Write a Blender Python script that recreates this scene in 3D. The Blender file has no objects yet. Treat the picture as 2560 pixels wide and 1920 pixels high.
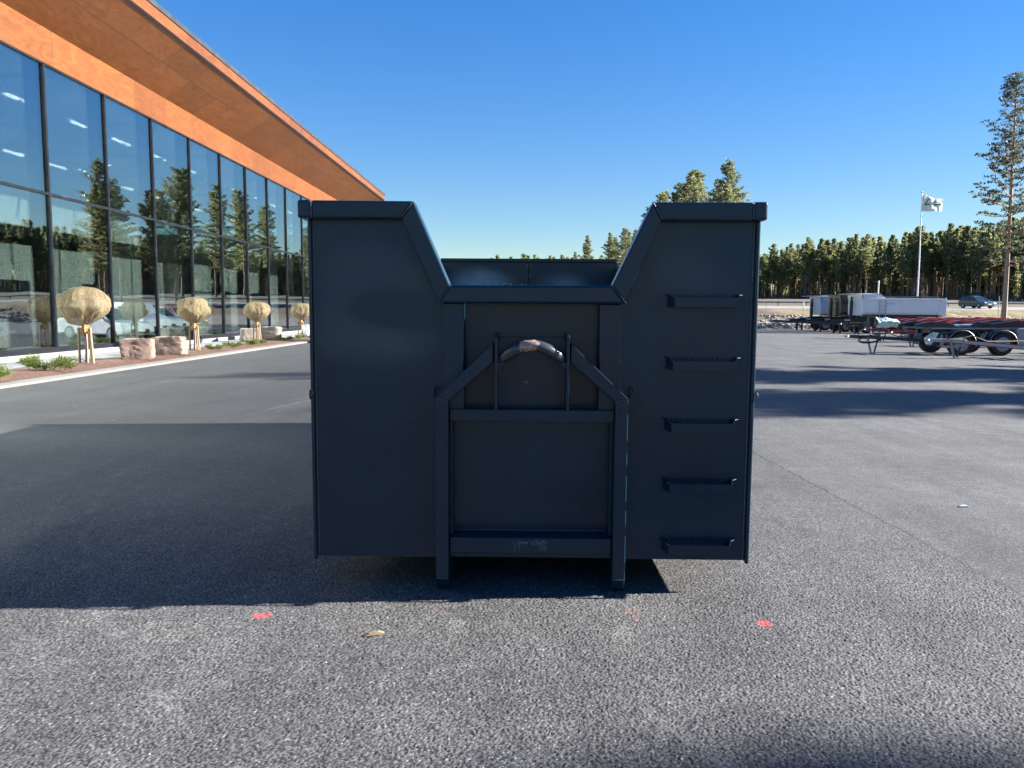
import bpy, bmesh, math, random
import numpy as np
from mathutils import Vector, Matrix, Euler, noise as mnoise

sc = bpy.context.scene
COL = sc.collection
R = math.radians

# ------------------------------------------------------------------ camera
CAM_H = 1.59
cam_d = bpy.data.cameras.new("camera")
cam_d.sensor_width = 36.0
cam_d.lens = 1923.0 / 2560.0 * 36.0
cam_d.clip_start = 0.05
cam_d.clip_end = 5000
cam = bpy.data.objects.new("camera", cam_d)
COL.objects.link(cam)
cam.location = (0, 0, CAM_H)
cam.rotation_euler = (Matrix.Rotation(R(.86), 3, 'Z') @ Matrix.Rotation(R(90 - 5.49), 3, 'X') @ Matrix.Rotation(R(.35), 3, 'Z')).to_euler()
sc.camera = cam

# ------------------------------------------------------------------ light
SUN_EL, SUN_AZ = 22.0, 5.2          # azimuth measured from +X towards +Y
w = bpy.data.worlds.new("World")
sc.world = w
w.use_nodes = True
nt = w.node_tree
sky = nt.nodes.new("ShaderNodeTexSky")
sky.sky_type = 'NISHITA'
sky.sun_disc = False
sky.sun_elevation = R(SUN_EL)
sky.sun_rotation = R(90 - SUN_AZ)
sky.air_density = 1.0
sky.dust_density = 0.0
sky.ozone_density = 2.6
bg = nt.nodes["Background"]
bg.inputs[1].default_value = 0.0515
hs = nt.nodes.new("ShaderNodeHueSaturation")
hs.inputs["Saturation"].default_value = 1.36
hs.inputs["Hue"].default_value = .512
# tame the pale band at the horizon a little: c / (1 + k * luminance)
bw = nt.nodes.new("ShaderNodeRGBToBW"); nt.links.new(sky.outputs[0], bw.inputs[0])
md = nt.nodes.new("ShaderNodeMath"); md.operation = 'MULTIPLY_ADD'; md.inputs[1].default_value = .17; md.inputs[2].default_value = 1.0
nt.links.new(bw.outputs[0], md.inputs[0])
dv = nt.nodes.new("ShaderNodeMath"); dv.operation = 'DIVIDE'; dv.inputs[0].default_value = 1.12; nt.links.new(md.outputs[0], dv.inputs[1])
vs_ = nt.nodes.new("ShaderNodeVectorMath"); vs_.operation = 'SCALE'
nt.links.new(sky.outputs[0], vs_.inputs[0]); nt.links.new(dv.outputs[0], vs_.inputs[3])
nt.links.new(vs_.outputs[0], hs.inputs["Color"])
nt.links.new(hs.outputs[0], bg.inputs[0])
sd = bpy.data.lights.new("sun", 'SUN')
sd.energy = 5.0
sd.angle = R(.5)
sd.color = (1.0, .95, .885)
sun = bpy.data.objects.new("sun", sd)
COL.objects.link(sun)
sv = Vector((math.cos(R(SUN_AZ)) * math.cos(R(SUN_EL)), math.sin(R(SUN_AZ)) * math.cos(R(SUN_EL)), math.sin(R(SUN_EL))))
sun.rotation_euler = sv.to_track_quat('Z', 'Y').to_euler()
sun.location = (60, 10, 40)
sc.view_settings.view_transform = 'Standard'
sc.view_settings.look = 'None'
sc.view_settings.exposure = 2.35
sc.view_settings.gamma = 1.0
sc.cycles.max_bounces = 8
sc.cycles.transparent_max_bounces = 16
sc.cycles.sample_clamp_indirect = 6

rnd = random.Random(7)

# ------------------------------------------------------------------ materials
class NT:
    def __init__(s, name):
        s.m = bpy.data.materials.new(name)
        s.m.use_nodes = True
        s.t = s.m.node_tree
        s.b = s.t.nodes["Principled BSDF"]
        s.out = s.t.nodes["Material Output"]
    def n(s, typ, **kw):
        x = s.t.nodes.new(typ)
        for k, v in kw.items():
            setattr(x, k, v)
        return x
    def l(s, a, b):
        s.t.links.new(a, b)
    def setv(s, sock, v):
        if hasattr(v, 'is_output') or isinstance(v, bpy.types.NodeSocket):
            s.l(v, sock)
        else:
            sock.default_value = v
    def pos(s):
        return s.n("ShaderNodeNewGeometry").outputs["Position"]
    def obj(s):
        return s.n("ShaderNodeTexCoord").outputs["Object"]
    def noise(s, vec, scale, detail=4, rough=.55, dist=0):
        x = s.n("ShaderNodeTexNoise")
        s.l(vec, x.inputs["Vector"])
        x.inputs["Scale"].default_value = scale
        x.inputs["Detail"].default_value = detail
        x.inputs["Roughness"].default_value = rough
        x.inputs["Distortion"].default_value = dist
        return x.outputs["Fac"]
    def math(s, op, a, b=0, c=None):
        x = s.n("ShaderNodeMath", operation=op)
        s.setv(x.inputs[0], a); s.setv(x.inputs[1], b)
        if c is not None: s.setv(x.inputs[2], c)
        return x.outputs[0]
    def mr(s, v, a, b, c=0., d=1., smooth=False):
        x = s.n("ShaderNodeMapRange")
        if smooth: x.interpolation_type = 'SMOOTHSTEP'
        s.setv(x.inputs[0], v)
        for i, q in enumerate((a, b, c, d)): x.inputs[1 + i].default_value = q
        return x.outputs[0]
    def mix(s, f, a, b):
        x = s.n("ShaderNodeMix", data_type='RGBA')
        s.setv(x.inputs[0], f)
        for i, c in ((6, a), (7, b)):
            if isinstance(c, tuple): c = (*c[:3], 1)
            s.setv(x.inputs[i], c)
        return x.outputs[2]
    def scalecol(s, col, f):
        x = s.n("ShaderNodeVectorMath", operation='SCALE')
        s.setv(x.inputs[0], col if not isinstance(col, tuple) else col[:3])
        s.setv(x.inputs[3], f)
        return x.outputs[0]
    def sep(s, v):
        x = s.n("ShaderNodeSeparateXYZ"); s.l(v, x.inputs[0]); return x.outputs
    def bump(s, h, strength=.5, dist=.01):
        x = s.n("ShaderNodeBump")
        x.inputs["Strength"].default_value = strength
        x.inputs["Distance"].default_value = dist
        s.l(h, x.inputs["Height"])
        s.l(x.outputs[0], s.b.inputs["Normal"])
        return x
    def mapping(s, vec, scale=(1, 1, 1), rot=(0, 0, 0), loc=(0, 0, 0)):
        x = s.n("ShaderNodeMapping")
        s.l(vec, x.inputs[0])
        x.inputs["Scale"].default_value = scale
        x.inputs["Rotation"].default_value = rot
        x.inputs["Location"].default_value = loc
        return x.outputs[0]
    def ellipse(s, p3, cx, cy, rx, ry, inner=.35):
        """1 inside an ellipse in the first two given coordinates, fading to 0 at its rim"""
        a = s.math('DIVIDE', s.math('SUBTRACT', p3[0], cx), rx)
        b = s.math('DIVIDE', s.math('SUBTRACT', p3[1], cy), ry)
        d = s.math('SQRT', s.math('ADD', s.math('MULTIPLY', a, a), s.math('MULTIPLY', b, b)))
        return s.mr(d, inner, 1., 1., 0., True)

def mat(name, col, rough=.5, metal=0., var=.2, nscale=6., bump=None, coat=0., spec=.5, space='obj', rvar=.1):
    """plain procedural material: a base colour broken up by noise, varied gloss, optional fine bump"""
    t = NT(name)
    v = t.obj() if space == 'obj' else t.pos()
    f = t.noise(v, nscale, 5)
    k = t.mr(f, .25, .75, 1 - var, 1 + var)
    t.l(t.scalecol(tuple(col), k), t.b.inputs["Base Color"])
    t.l(t.mr(f, .3, .7, max(0, rough - rvar), min(1, rough + rvar)), t.b.inputs["Roughness"])
    t.b.inputs["Metallic"].default_value = metal
    t.b.inputs["Specular IOR Level"].default_value = spec
    if coat:
        t.b.inputs["Coat Weight"].default_value = coat
        t.b.inputs["Coat Roughness"].default_value = .08
    if bump:
        t.bump(t.noise(v, bump[0], 6), bump[1], bump[2])
    return t.m

def emat(name, col, strength):
    t = NT(name)
    t.b.inputs["Base Color"].default_value = (*col, 1)
    t.b.inputs["Emission Color"].default_value = (*col, 1)
    t.b.inputs["Emission Strength"].default_value = strength
    f = t.noise(t.obj(), 3., 2)
    t.l(t.mr(f, .2, .8, .4, .6), t.b.inputs["Roughness"])
    return t.m

def paint_mat(name, painted_light, light_col=(.125, .135, .128)):
    """anthracite paint; dust = ellipses (x, z, rx, rz, strength) of sheen and bounced light put into the colour, in world metres"""
    t = NT(name)
    p = t.pos()
    s = t.sep(p)
    xz = (s[0], s[2])
    base = (.0030, .0205, .0385)
    f = t.noise(p, 2.2, 6, .6)
    fine = t.noise(p, 140., 2)
    col = t.scalecol(base, t.mr(f, .3, .7, .85, 1.15))
    rough = t.mr(f, .3, .7, .24, .36)
    if painted_light:
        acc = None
        for (cx, cz, rx, rz, k) in painted_light:
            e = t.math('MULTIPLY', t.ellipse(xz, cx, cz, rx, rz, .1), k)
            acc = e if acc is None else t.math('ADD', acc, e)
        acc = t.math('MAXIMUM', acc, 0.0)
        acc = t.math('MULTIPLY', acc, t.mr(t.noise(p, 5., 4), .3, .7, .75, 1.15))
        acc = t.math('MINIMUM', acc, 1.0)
        col = t.mix(acc, col, light_col)
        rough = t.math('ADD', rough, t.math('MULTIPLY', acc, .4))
    # fine scratches and chips of bare primer
    sc_ = t.noise(t.mapping(p, (30, 30, 4)), 1.6, 8, .7)
    chips = t.mr(sc_, .74, .80, 0, .22)
    col = t.mix(chips, col, (.16, .19, .22))
    t.l(col, t.b.inputs["Base Color"])
    t.l(rough, t.b.inputs["Roughness"])
    t.b.inputs["Specular IOR Level"].default_value = .36
    h = t.math('ADD', t.math('MULTIPLY', t.noise(p, 1.3, 2), 6.0), t.math('MULTIPLY', fine, .05))
    t.bump(h, .25, .004)
    return t.m

M = {}
M['paint'] = paint_mat("container_paint", None)
M['paint_front'] = paint_mat("container_paint_front", [  # soft sheen on the front plates, painted into the colour
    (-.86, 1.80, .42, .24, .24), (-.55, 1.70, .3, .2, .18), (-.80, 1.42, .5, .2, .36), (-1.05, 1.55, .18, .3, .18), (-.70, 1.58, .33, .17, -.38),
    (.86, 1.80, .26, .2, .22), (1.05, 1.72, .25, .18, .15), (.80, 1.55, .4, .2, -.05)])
M['paint_door'] = paint_mat("container_paint_door", [(-.62, 1.92, .6, .32, .8), (.55, 1.88, .5, .28, .45), (-.1, 1.8, .6, .2, .2)], (.46, .46, .42))  # warm light bounced off the inner side wall, painted onto the doors

def worn_mat():
    t = NT("worn_hook_steel")
    p = t.pos(); s = t.sep(p)
    f = t.noise(p, 38., 6, .65)
    e = t.ellipse((s[0], s[2]), .030, 1.40, .125, .085, .1)
    k = t.mr(t.math('ADD', t.math('MULTIPLY', f, .8), t.math('MULTIPLY', e, .45)), .68, .76, 0, 1)
    k = t.math('MULTIPLY', k, t.mr(e, 0, .15, 0, 1))
    rust = t.mix(t.mr(t.noise(p, 70., 4), .4, .6, 0, 1), (.26, .13, .07), (.34, .30, .28))
    t.l(t.mix(k, (.026, .036, .045), rust), t.b.inputs["Base Color"])
    t.l(t.mr(k, 0, 1, .25, .55), t.b.inputs["Roughness"])
    t.bump(k, .6, .002)
    return t.m
M['worn'] = worn_mat()
M['weld'] = mat("weld_bead", (.05, .062, .075), .4, .0, .5, 60, (90, .8, .004))
M['scuff'] = mat("scuffed_primer", (.16, .20, .25), .6, 0, .5, 60)
M['chalk'] = mat("chalk", (.62, .64, .62), .9, 0, .3, 60)

def asphalt_mat(near=False):
    t = NT("asphalt_stones" if near else "asphalt")
    p = t.pos(); s = t.sep(p)
    def vor(scale, feature='F1'):
        v = t.n("ShaderNodeTexVoronoi", feature=feature)
        t.l(p2, v.inputs["Vector"]); v.inputs["Scale"].default_value = scale
        return v
    # flatten to the ground plane so stones are round from above
    c = t.n("ShaderNodeCombineXYZ"); t.l(s[0], c.inputs[0]); t.l(s[1], c.inputs[1])
    warp = t.n("ShaderNodeTexNoise"); t.l(c.outputs[0], warp.inputs["Vector"]); warp.inputs["Scale"].default_value = 70.
    wv = t.n("ShaderNodeVectorMath", operation='SCALE'); t.l(warp.outputs["Color"], wv.inputs[0]); wv.inputs[3].default_value = .012
    ad = t.n("ShaderNodeVectorMath", operation='ADD'); t.l(c.outputs[0], ad.inputs[0]); t.l(wv.outputs[0], ad.inputs[1])
    p2 = ad.outputs[0]
    # the newer paver lane right of the seam is finer and lighter, the apron near the building is dark and closed
    wob = t.math('MULTIPLY', t.math('SUBTRACT', t.noise(c.outputs[0], 3.0, 4), .5), .06)
    seam = t.math('ADD', t.math('SUBTRACT', s[0], t.math('SUBTRACT', 3.04, t.math('MULTIPLY', s[1], .05))), wob)
    lane = t.mr(seam, -.02, .02, 0, 1)
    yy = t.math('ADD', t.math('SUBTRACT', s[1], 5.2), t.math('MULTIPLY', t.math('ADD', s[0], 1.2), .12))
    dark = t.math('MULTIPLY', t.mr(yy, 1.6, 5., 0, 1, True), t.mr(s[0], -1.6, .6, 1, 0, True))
    v1 = vor(92.); v2 = vor(150.)
    d1 = v1.outputs["Distance"]
    rv = t.sep(v1.outputs["Color"])[0]
    rv2 = t.sep(v2.outputs["Color"])[1]
    stone = t.mix(t.mr(rv, 0, 1, 0, 1), (0.06732, 0.06864, 0.07326), (0.1617, 0.1577, 0.1531))
    stone = t.mix(t.mr(rv2, .90, .97, 0, .45), stone, (0.2772, 0.2574, 0.231))
    binder = (0.01452, 0.01518, 0.01782)
    gap = t.mr(d1, .38, .62, 0, 1, True)
    if near:
        at = t.n("ShaderNodeAttribute", attribute_name="tone"); ah = t.n("ShaderNodeAttribute", attribute_name="rise")
        rv = at.outputs["Fac"]
        gap = t.mr(ah.outputs["Fac"], .0006, .0022, 1, 0, True)
        stone = t.mix(rv, (0.04356, 0.04488, 0.04884), (0.1353, 0.132, 0.128))
        stone = t.mix(t.mr(rv, .93, .96, 0, .5), stone, (0.3036, 0.2772, 0.2442))
        stone = t.scalecol(stone, t.mr(t.noise(p, 260., 3), .3, .7, .8, 1.2))
    col = t.mix(t.math('MULTIPLY', gap, t.mr(lane, 0, 1, .78, .5)), stone, binder)
    big = t.noise(c.outputs[0], .7, 5, .6)
    mid = t.noise(c.outputs[0], 6., 4, .6)
    k = t.math('MULTIPLY', t.mr(big, .3, .7, .78, 1.24), t.mr(mid, .3, .7, .86, 1.14))
    k = t.math('MULTIPLY', k, t.mr(lane, 0, 1, 1., .93))
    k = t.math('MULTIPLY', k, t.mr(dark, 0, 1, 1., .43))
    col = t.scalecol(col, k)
    # tyre streaks in driving direction
    st = t.noise(t.mapping(c.outputs[0], (1.6, .12, 1), (0, 0, R(-14))), 1.5, 5, .6)
    col = t.scalecol(col, t.mr(st, .35, .7, .88, 1.14))
    # pale tyre scuffs in wide arcs
    for (ax, ay, ar, aw, ak) in ((6., 10., 10.25, .05, .30), (6., 10., 10.55, .035, .20), (-9., -3., 11.2, .05, .22), (17., 30., 21.6, .09, .25), (17., 30., 22.3, .09, .2), (20., 34., 27.5, .07, .22), (-8., 26., 9.5, .08, .25)):
        dd = t.math('SQRT', t.math('ADD', t.math('POWER', t.math('SUBTRACT', s[0], ax), 2.), t.math('POWER', t.math('SUBTRACT', s[1], ay), 2.)))
        rg = t.mr(t.math('ABSOLUTE', t.math('SUBTRACT', dd, ar)), aw * .2, aw, 1, 0, True)
        rg = t.math('MULTIPLY', rg, t.mr(st, .42, .62, 0, ak))
        rg = t.math('MULTIPLY', rg, t.mr(mid, .35, .6, .2, 1))
        col = t.mix(rg, col, (.25, .245, .235))
    # chalky dust and paint marks by the skid feet
    n9 = t.noise(c.outputs[0], 40., 3); n11 = t.noise(c.outputs[0], 14., 5, .7)
    xy = (s[0], s[1])
    def mark(cx, cy, rx, ry, colr, k0, lo=.35, hi=.6):
        nonlocal col
        e = t.ellipse(xy, cx, cy, rx, ry, .2)
        m = t.math('MULTIPLY', t.mr(t.math('MULTIPLY', e, t.math('MULTIPLY', t.mr(n9, .2, .8, .45, 1.25), t.mr(n11, .36, .64, .3, 1.35))), lo, hi, 0, 1), k0)
        m = t.math('MULTIPLY', m, t.mr(gap, 0, 1, 1, .35))
        col = t.mix(m, col, colr)
    mark(-1.345, 3.845, .085, .075, (.55, .07, .08), .75)
    mark(1.235, 3.815, .085, .07, (.55, .07, .08), .75)
    mark(-.33, 3.72, .13, .22, (0.2772, 0.264, 0.2442), .34, .4, .95)
    mark(-.42, 3.95, .05, .10, (0.297, 0.1452, 0.0858), .35, .4, .9)
    mark(.50, 3.64, .13, .36, (0.264, 0.2574, 0.2376), .32, .4, .95)
    mark(.58, 3.92, .10, .2, (0.297, 0.1452, 0.0924), .35, .45, .95)
    mark(-.74, 3.62, .13, .05, (0.165, 0.1188, 0.0792), .5)
    mark(-1.75, 3.6, .5, .35, (0.264, 0.2508, 0.231), .25, .5, .95)
    # seam: a dark ragged groove
    g = t.mr(t.math('ABSOLUTE', t.math('ADD', seam, t.math('MULTIPLY', t.math('SUBTRACT', mid, .5), .05))), .004, .022, 1, 0)
    g = t.math('MULTIPLY', g, t.mr(n9, .3, .55, 0, 1))
    col = t.mix(t.math('MULTIPLY', g, .7), col, (.012, .012, .014))
    t.l(col, t.b.inputs["Base Color"])
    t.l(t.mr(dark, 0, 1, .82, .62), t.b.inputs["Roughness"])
    t.b.inputs["Specular IOR Level"].default_value = .35
    h = t.math('SUBTRACT', t.mr(d1, .0, .65, 1., 0., True), t.math('MULTIPLY', g, .8))
    h = t.math('ADD', h, t.math('MULTIPLY', t.mr(v2.outputs["Distance"], 0, .6, 1, 0), .35))
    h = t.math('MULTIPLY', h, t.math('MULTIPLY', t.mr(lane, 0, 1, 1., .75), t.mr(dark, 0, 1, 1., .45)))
    h = t.math('ADD', h, t.math('MULTIPLY', t.math('MULTIPLY', rv, .5), t.mr(lane, 0, 1, 1, .4)))
    if near: t.bump(t.noise(p, 420., 2), .5, .0015)
    else: t.bump(h, .75, .0065)
    return t.m
M['asphalt'] = asphalt_mat()
M['asphalt_near'] = asphalt_mat(True)

def ply_mat(name, horizontal):
    t = NT(name)
    p = t.pos(); s = t.sep(p)
    grain = t.noise(t.mapping(p, (1., .35, 1.)), 2.2, 8, .62, 2.2)
    fig = t.noise(t.mapping(p, (1., .6, 1.4)), 6., 5, .6, 3.)
    # each sheet takes the stain a little differently
    sheet = t.math('FLOOR', t.math('DIVIDE', t.math('SUBTRACT', s[1], 24.15), 2.5))
    row = t.math('FLOOR', t.math('DIVIDE', t.math('ADD', s[0], 13.42), 1.2)) if horizontal else 0.
    wn = t.n("ShaderNodeTexWhiteNoise", noise_dimensions='2D')
    cc = t.n("ShaderNodeCombineXYZ"); t.l(sheet, cc.inputs[0]); t.setv(cc.inputs[1], row); t.l(cc.outputs[0], wn.inputs[0])
    tone = t.mr(wn.outputs["Value"], 0, 1, .86, 1.12)
    col = t.mix(t.mr(grain, .3, .7, 0, 1), (0.165, 0.05808, 0.01254), (0.099, 0.02904, 0.00594))
    col = t.mix(t.mr(fig, .50, .70, 0, .75), col, (0.0891, 0.02442, 0.00858))
    col = t.scalecol(col, tone)
    fr = t.math('ABSOLUTE', t.math('SUBTRACT', t.math('FRACT', t.math('DIVIDE', t.math('SUBTRACT', s[1], 24.15), 2.5)), .5))
    j = t.mr(fr, .4935, .4965, 0, 1)
    if horizontal:
        j2 = t.mr(t.math('ABSOLUTE', t.math('ADD', s[0], 13.42)), .010, .016, 1, 0)
        j = t.math('MAXIMUM', j, j2)
    col = t.mix(t.math('MULTIPLY', j, .75), col, (.05, .02, .01))
    t.l(col, t.b.inputs["Base Color"])
    t.b.inputs["Roughness"].default_value = .42
    t.b.inputs["Specular IOR Level"].default_value = .35
    t.bump(grain, .1, .002)
    return t.m
M['ply'] = ply_mat("stained_plywood_band", False)
M['ply_soffit'] = ply_mat("stained_plywood_soffit", True)

def glass_mat():
    t = NT("facade_glass")
    t.t.nodes.remove(t.b)
    tr = t.n("ShaderNodeBsdfTransparent"); tr.inputs[0].default_value = (.88, .925, .90, 1)
    gl = t.n("ShaderNodeBsdfGlossy"); gl.inputs["Roughness"].default_value = .0
    gl.inputs[0].default_value = (.86, .96, 1., 1)
    fr = t.n("ShaderNodeFresnel"); fr.inputs[0].default_value = 1.5
    # slight waviness of tempered panes
    bp = t.n("ShaderNodeBump"); bp.inputs["Strength"].default_value = .05; bp.inputs["Distance"].default_value = .02
    t.l(t.noise(t.mapping(t.pos(), (1, .8, 1.5)), .9, 1), bp.inputs["Height"])
    t.l(bp.outputs[0], gl.inputs["Normal"])
    fac = t.math('MINIMUM', t.math('ADD', t.math('MULTIPLY', fr.outputs[0], 1.0), .235), .95)
    mx = t.n("ShaderNodeMixShader")
    t.l(fac, mx.inputs[0]); t.l(tr.outputs[0], mx.inputs[1]); t.l(gl.outputs[0], mx.inputs[2])
    t.l(mx.outputs[0], t.out.inputs[0])
    return t.m
M['glass'] = glass_mat()

def leaf_mat(name, ca, cb, rough=.6, transl=.4):
    t = NT(name)
    g = t.n("ShaderNodeNewGeometry")
    r = g.outputs["Random Per Island"]
    oi = t.n("ShaderNodeObjectInfo").outputs["Random"]
    f = t.noise(t.obj(), .8, 3)
    col = t.mix(t.mr(t.math('ADD', t.math('MULTIPLY', r, .6), t.math('MULTIPLY', f, .6)), .25, .95), ca, cb)
    col = t.scalecol(col, t.mr(oi, 0, 1, .82, 1.18))
    t.l(col, t.b.inputs["Base Color"])
    t.b.inputs["Roughness"].default_value = rough
    t.b.inputs["Specular IOR Level"].default_value = .3
    tl = t.n("ShaderNodeBsdfTranslucent"); t.l(t.scalecol(col, 1.3), tl.inputs[0])
    mx = t.n("ShaderNodeMixShader"); mx.inputs[0].default_value = transl
    t.l(t.b.outputs[0], mx.inputs[1]); t.l(tl.outputs[0], mx.inputs[2]); t.l(mx.outputs[0], t.out.inputs[0])
    return t.m
M['needles'] = leaf_mat("pine_needles", (0.08712, 0.1148, 0.0492), (0.2973, 0.2921, 0.1333))
M['needles_dark'] = leaf_mat("dark_pine_needles", (0.036, 0.056, 0.036), (0.108, 0.124, 0.076), .6, .3)
M['shrub'] = leaf_mat("dwarf_pine_needles", (0.049, 0.084, 0.0175), (0.154, 0.182, 0.035))
M['brush'] = leaf_mat("bare_brushwood", (0.072, 0.06, 0.044), (0.16, 0.132, 0.096), .8, .1)

def bark_mat():
    t = NT("scots_pine_bark")
    o = t.obj(); s = t.sep(o)
    f = t.noise(t.mapping(o, (6, 6, 1.3)), 2., 6, .65)
    low = t.mix(f, (0.136, 0.096, 0.072), (0.288, 0.208, 0.16))
    up = t.mix(f, (0.306, 0.17, 0.09775), (0.2295, 0.1275, 0.0765))
    col = t.mix(t.mr(s[2], 3., 9., 0, 1, True), low, up)
    t.l(t.scalecol(col, t.mr(t.n("ShaderNodeObjectInfo").outputs["Random"], 0, 1, .8, 1.25)), t.b.inputs["Base Color"])
    t.b.inputs["Roughness"].default_value = .85
    t.bump(f, .5, .03)
    return t.m
M['bark'] = bark_mat()

def terrain_mat():
    t = NT("terrain_soil")
    p = t.pos(); s = t.sep(p)
    n1 = t.noise(p, .35, 6, .65); n2 = t.noise(p, 2.5, 5, .7)
    gravel = t.mix(n2, (0.1122, 0.0924, 0.0759), (0.2244, 0.198, 0.1716))
    soil = t.mix(n2, (0.0561, 0.03432, 0.02112), (0.1584, 0.1023, 0.066))
    grass = t.mix(n2, (0.132, 0.1056, 0.0462), (0.2178, 0.1782, 0.0858))
    yk = t.math('ADD', s[1], t.math('MULTIPLY', t.math('SUBTRACT', n1, .5), 8))
    right = t.mr(t.math('ADD', s[0], t.math('MULTIPLY', n1, 4)), 30., 35., 0, 1)
    bank = t.mix(right, soil, grass)
    col = t.mix(t.mr(yk, 78., 82., 0, 1), gravel, bank)
    far = t.mix(n2, (0.0528, 0.0429, 0.0231), (0.132, 0.099, 0.0528))
    col = t.mix(t.mr(s[1], 109., 113., 0, 1), col, far)
    t.l(col, t.b.inputs["Base Color"])
    t.b.inputs["Roughness"].default_value = .95
    t.bump(t.math('ADD', n1, n2), .8, .15)
    return t.m
M['terrain'] = terrain_mat()
M['lawn'] = mat("rough_verge_grass", (0.1056, 0.0924, 0.0396), .95, 0, .4, 3., (20, .6, .05))
M['roadway'] = mat("pale_road_asphalt", (0.2244, 0.2178, 0.2112), .8, 0, .12, .8, (40, .3, .01))
M['kerb'] = mat("kerb_concrete", (0.132, 0.1254, 0.1155), .85, 0, .15, 5., (60, .4, .004))
M['paving'] = mat("paving_concrete", (0.1155, 0.1135, 0.1122), .8, 0, .12, 2., (60, .3, .003))
M['plinth'] = mat("plinth_render", (0.2178, 0.2046, 0.1848), .8, 0, .07, 3.)
def bark_bed():
    t = NT("bark_mulch")
    p = t.pos()
    v = t.n("ShaderNodeTexVoronoi"); t.l(t.mapping(p, (1, 2.2, 1)), v.inputs["Vector"]); v.inputs["Scale"].default_value = 14.
    col = t.mix(t.sep(v.outputs["Color"])[0], (0.0462, 0.01716, 0.00858), (0.132, 0.0528, 0.0264))
    t.l(t.scalecol(col, t.mr(t.noise(p, 1.5, 4), .3, .7, .75, 1.2)), t.b.inputs["Base Color"])
    t.b.inputs["Roughness"].default_value = .9
    t.bump(v.outputs["Distance"], .9, .03)
    return t.m
M['mulch'] = bark_bed()
def granite(name, a, b):
    t = NT(name)
    o = t.obj()
    f = t.noise(o, 3., 6, .6); g = t.noise(o, 60., 3)
    col = t.mix(f, a, b)
    col = t.mix(t.mr(g, .62, .7, 0, .6), col, (.09, .08, .08))
    t.l(col, t.b.inputs["Base Color"]); t.b.inputs["Roughness"].default_value = .85
    t.bump(t.math('ADD', f, t.math('MULTIPLY', g, .3)), .6, .03)
    return t.m
M['granite'] = granite("pink_granite", (0.132, 0.0825, 0.066), (0.2046, 0.1452, 0.1188))
M['granite_grey'] = granite("grey_granite", (0.1122, 0.099, 0.0858), (0.1914, 0.1617, 0.1353))
M['rubble'] = granite("rubble_stone", (0.1716, 0.1452, 0.1254), (0.2772, 0.2442, 0.2112))
def burlap():
    t = NT("burlap")
    o = t.obj()
    a = t.noise(t.mapping(o, (1, 1, .18)), 20., 4, .6)
    b = t.noise(o, 4., 4)
    col = t.mix(t.mr(a, .3, .7), (0.1716, 0.132, 0.0759), (0.2904, 0.2376, 0.1485))
    col = t.scalecol(col, t.mr(b, .3, .7, .85, 1.1))
    t.l(col, t.b.inputs["Base Color"]); t.b.inputs["Roughness"].default_value = .95
    t.b.inputs["Specular IOR Level"].default_value = .05
    t.bump(t.math('ADD', a, t.noise(o, 160., 1)), .5, .01)
    tl = t.n("ShaderNodeBsdfTranslucent"); t.l(col, tl.inputs[0])
    tp = t.n("ShaderNodeBsdfTransparent")
    m1 = t.n("ShaderNodeMixShader"); m1.inputs[0].default_value = .3
    t.l(t.b.outputs[0], m1.inputs[1]); t.l(tl.outputs[0], m1.inputs[2])
    m2 = t.n("ShaderNodeMixShader")
    t.l(t.mr(t.noise(o, 55., 3), .40, .7, .08, .62), m2.inputs[0]); t.l(m1.outputs[0], m2.inputs[1]); t.l(tp.outputs[0], m2.inputs[2])
    t.l(m2.outputs[0], t.out.inputs[0])
    return t.m
M['burlap'] = burlap()
M['burlap_tie'] = mat("burlap_knot", (0.2376, 0.1419, 0.0627), .95, 0, .35, 30., (60, .6, .01))
M['stake'] = mat("raw_wood_stake", (0.2376, 0.1716, 0.1023), .8, 0, .2, 8.)
M['twig'] = mat("young_tree_bark", (0.198, 0.132, 0.1122), .8, 0, .3, 12.)
M['frame'] = mat("anthracite_facade_profile", (.006, .007, .010), .45, 0, .15, 3., spec=.25)
M['capmetal'] = mat("roof_edge_metal", (0.0363, 0.04092, 0.04752), .45, .2, .1, 2.)
M['post'] = mat("inner_post_steel", (.012, .014, .017), .5, 0, .1, 3.)
M['white'] = mat("white_wall_paint", (.78, .79, .76), .7, 0, .04, 1.)
M['greywall'] = mat("grey_green_wall", (.70, .71, .66), .7, 0, .05, 1.)
M['floor_in'] = mat("polished_floor", (.34, .36, .33), .18, 0, .06, 1.)
M['ceil'] = mat("white_ceiling_deck", (.68, .70, .72), .7, 0, .05, 1.)
M['truss'] = mat("white_steel", (.66, .68, .70), .5, 0, .05, 2.)
M['winglow'] = emat("daylit_window", (.42, .80, .85), .55)
M['lamp'] = emat("strip_lamp", (1., .97, .9), 1.7)
M['sparkle'] = emat("pendant_bulb", (1., .9, .75), 4.)
M['black'] = mat("black_steel", (.012, .013, .015), .4, 0, .25, 4.)
M['blacktrail'] = mat("dark_chassis_paint", (.014, .019, .027), .35, 0, .3, 3.)
M['red'] = mat("red_chassis_paint", (0.315, 0.0165, 0.0195), .35, 0, .15, 3., coat=.3)
M['silver'] = mat("galvanised_steel", (0.2772, 0.2904, 0.3036), .42, .6, .18, 5.)
M['alu'] = mat("pale_grey_paint", (0.33, 0.3432, 0.3696), .4, .1, .12, 4.)
M['bluegrey'] = mat("blue_grey_steel", (.16, .22, .30), .4, .2, .15, 4.)
M['rubber'] = mat("tyre_rubber", (.018, .018, .02), .75, 0, .3, 20., (60, .4, .004))
M['rimsteel'] = mat("wheel_rim_steel", (0.264, 0.276, 0.3), .4, .4, .12, 8.)
M['hose'] = mat("rubber_hose", (.022, .022, .024), .4, 0, .2, 10.)
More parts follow.
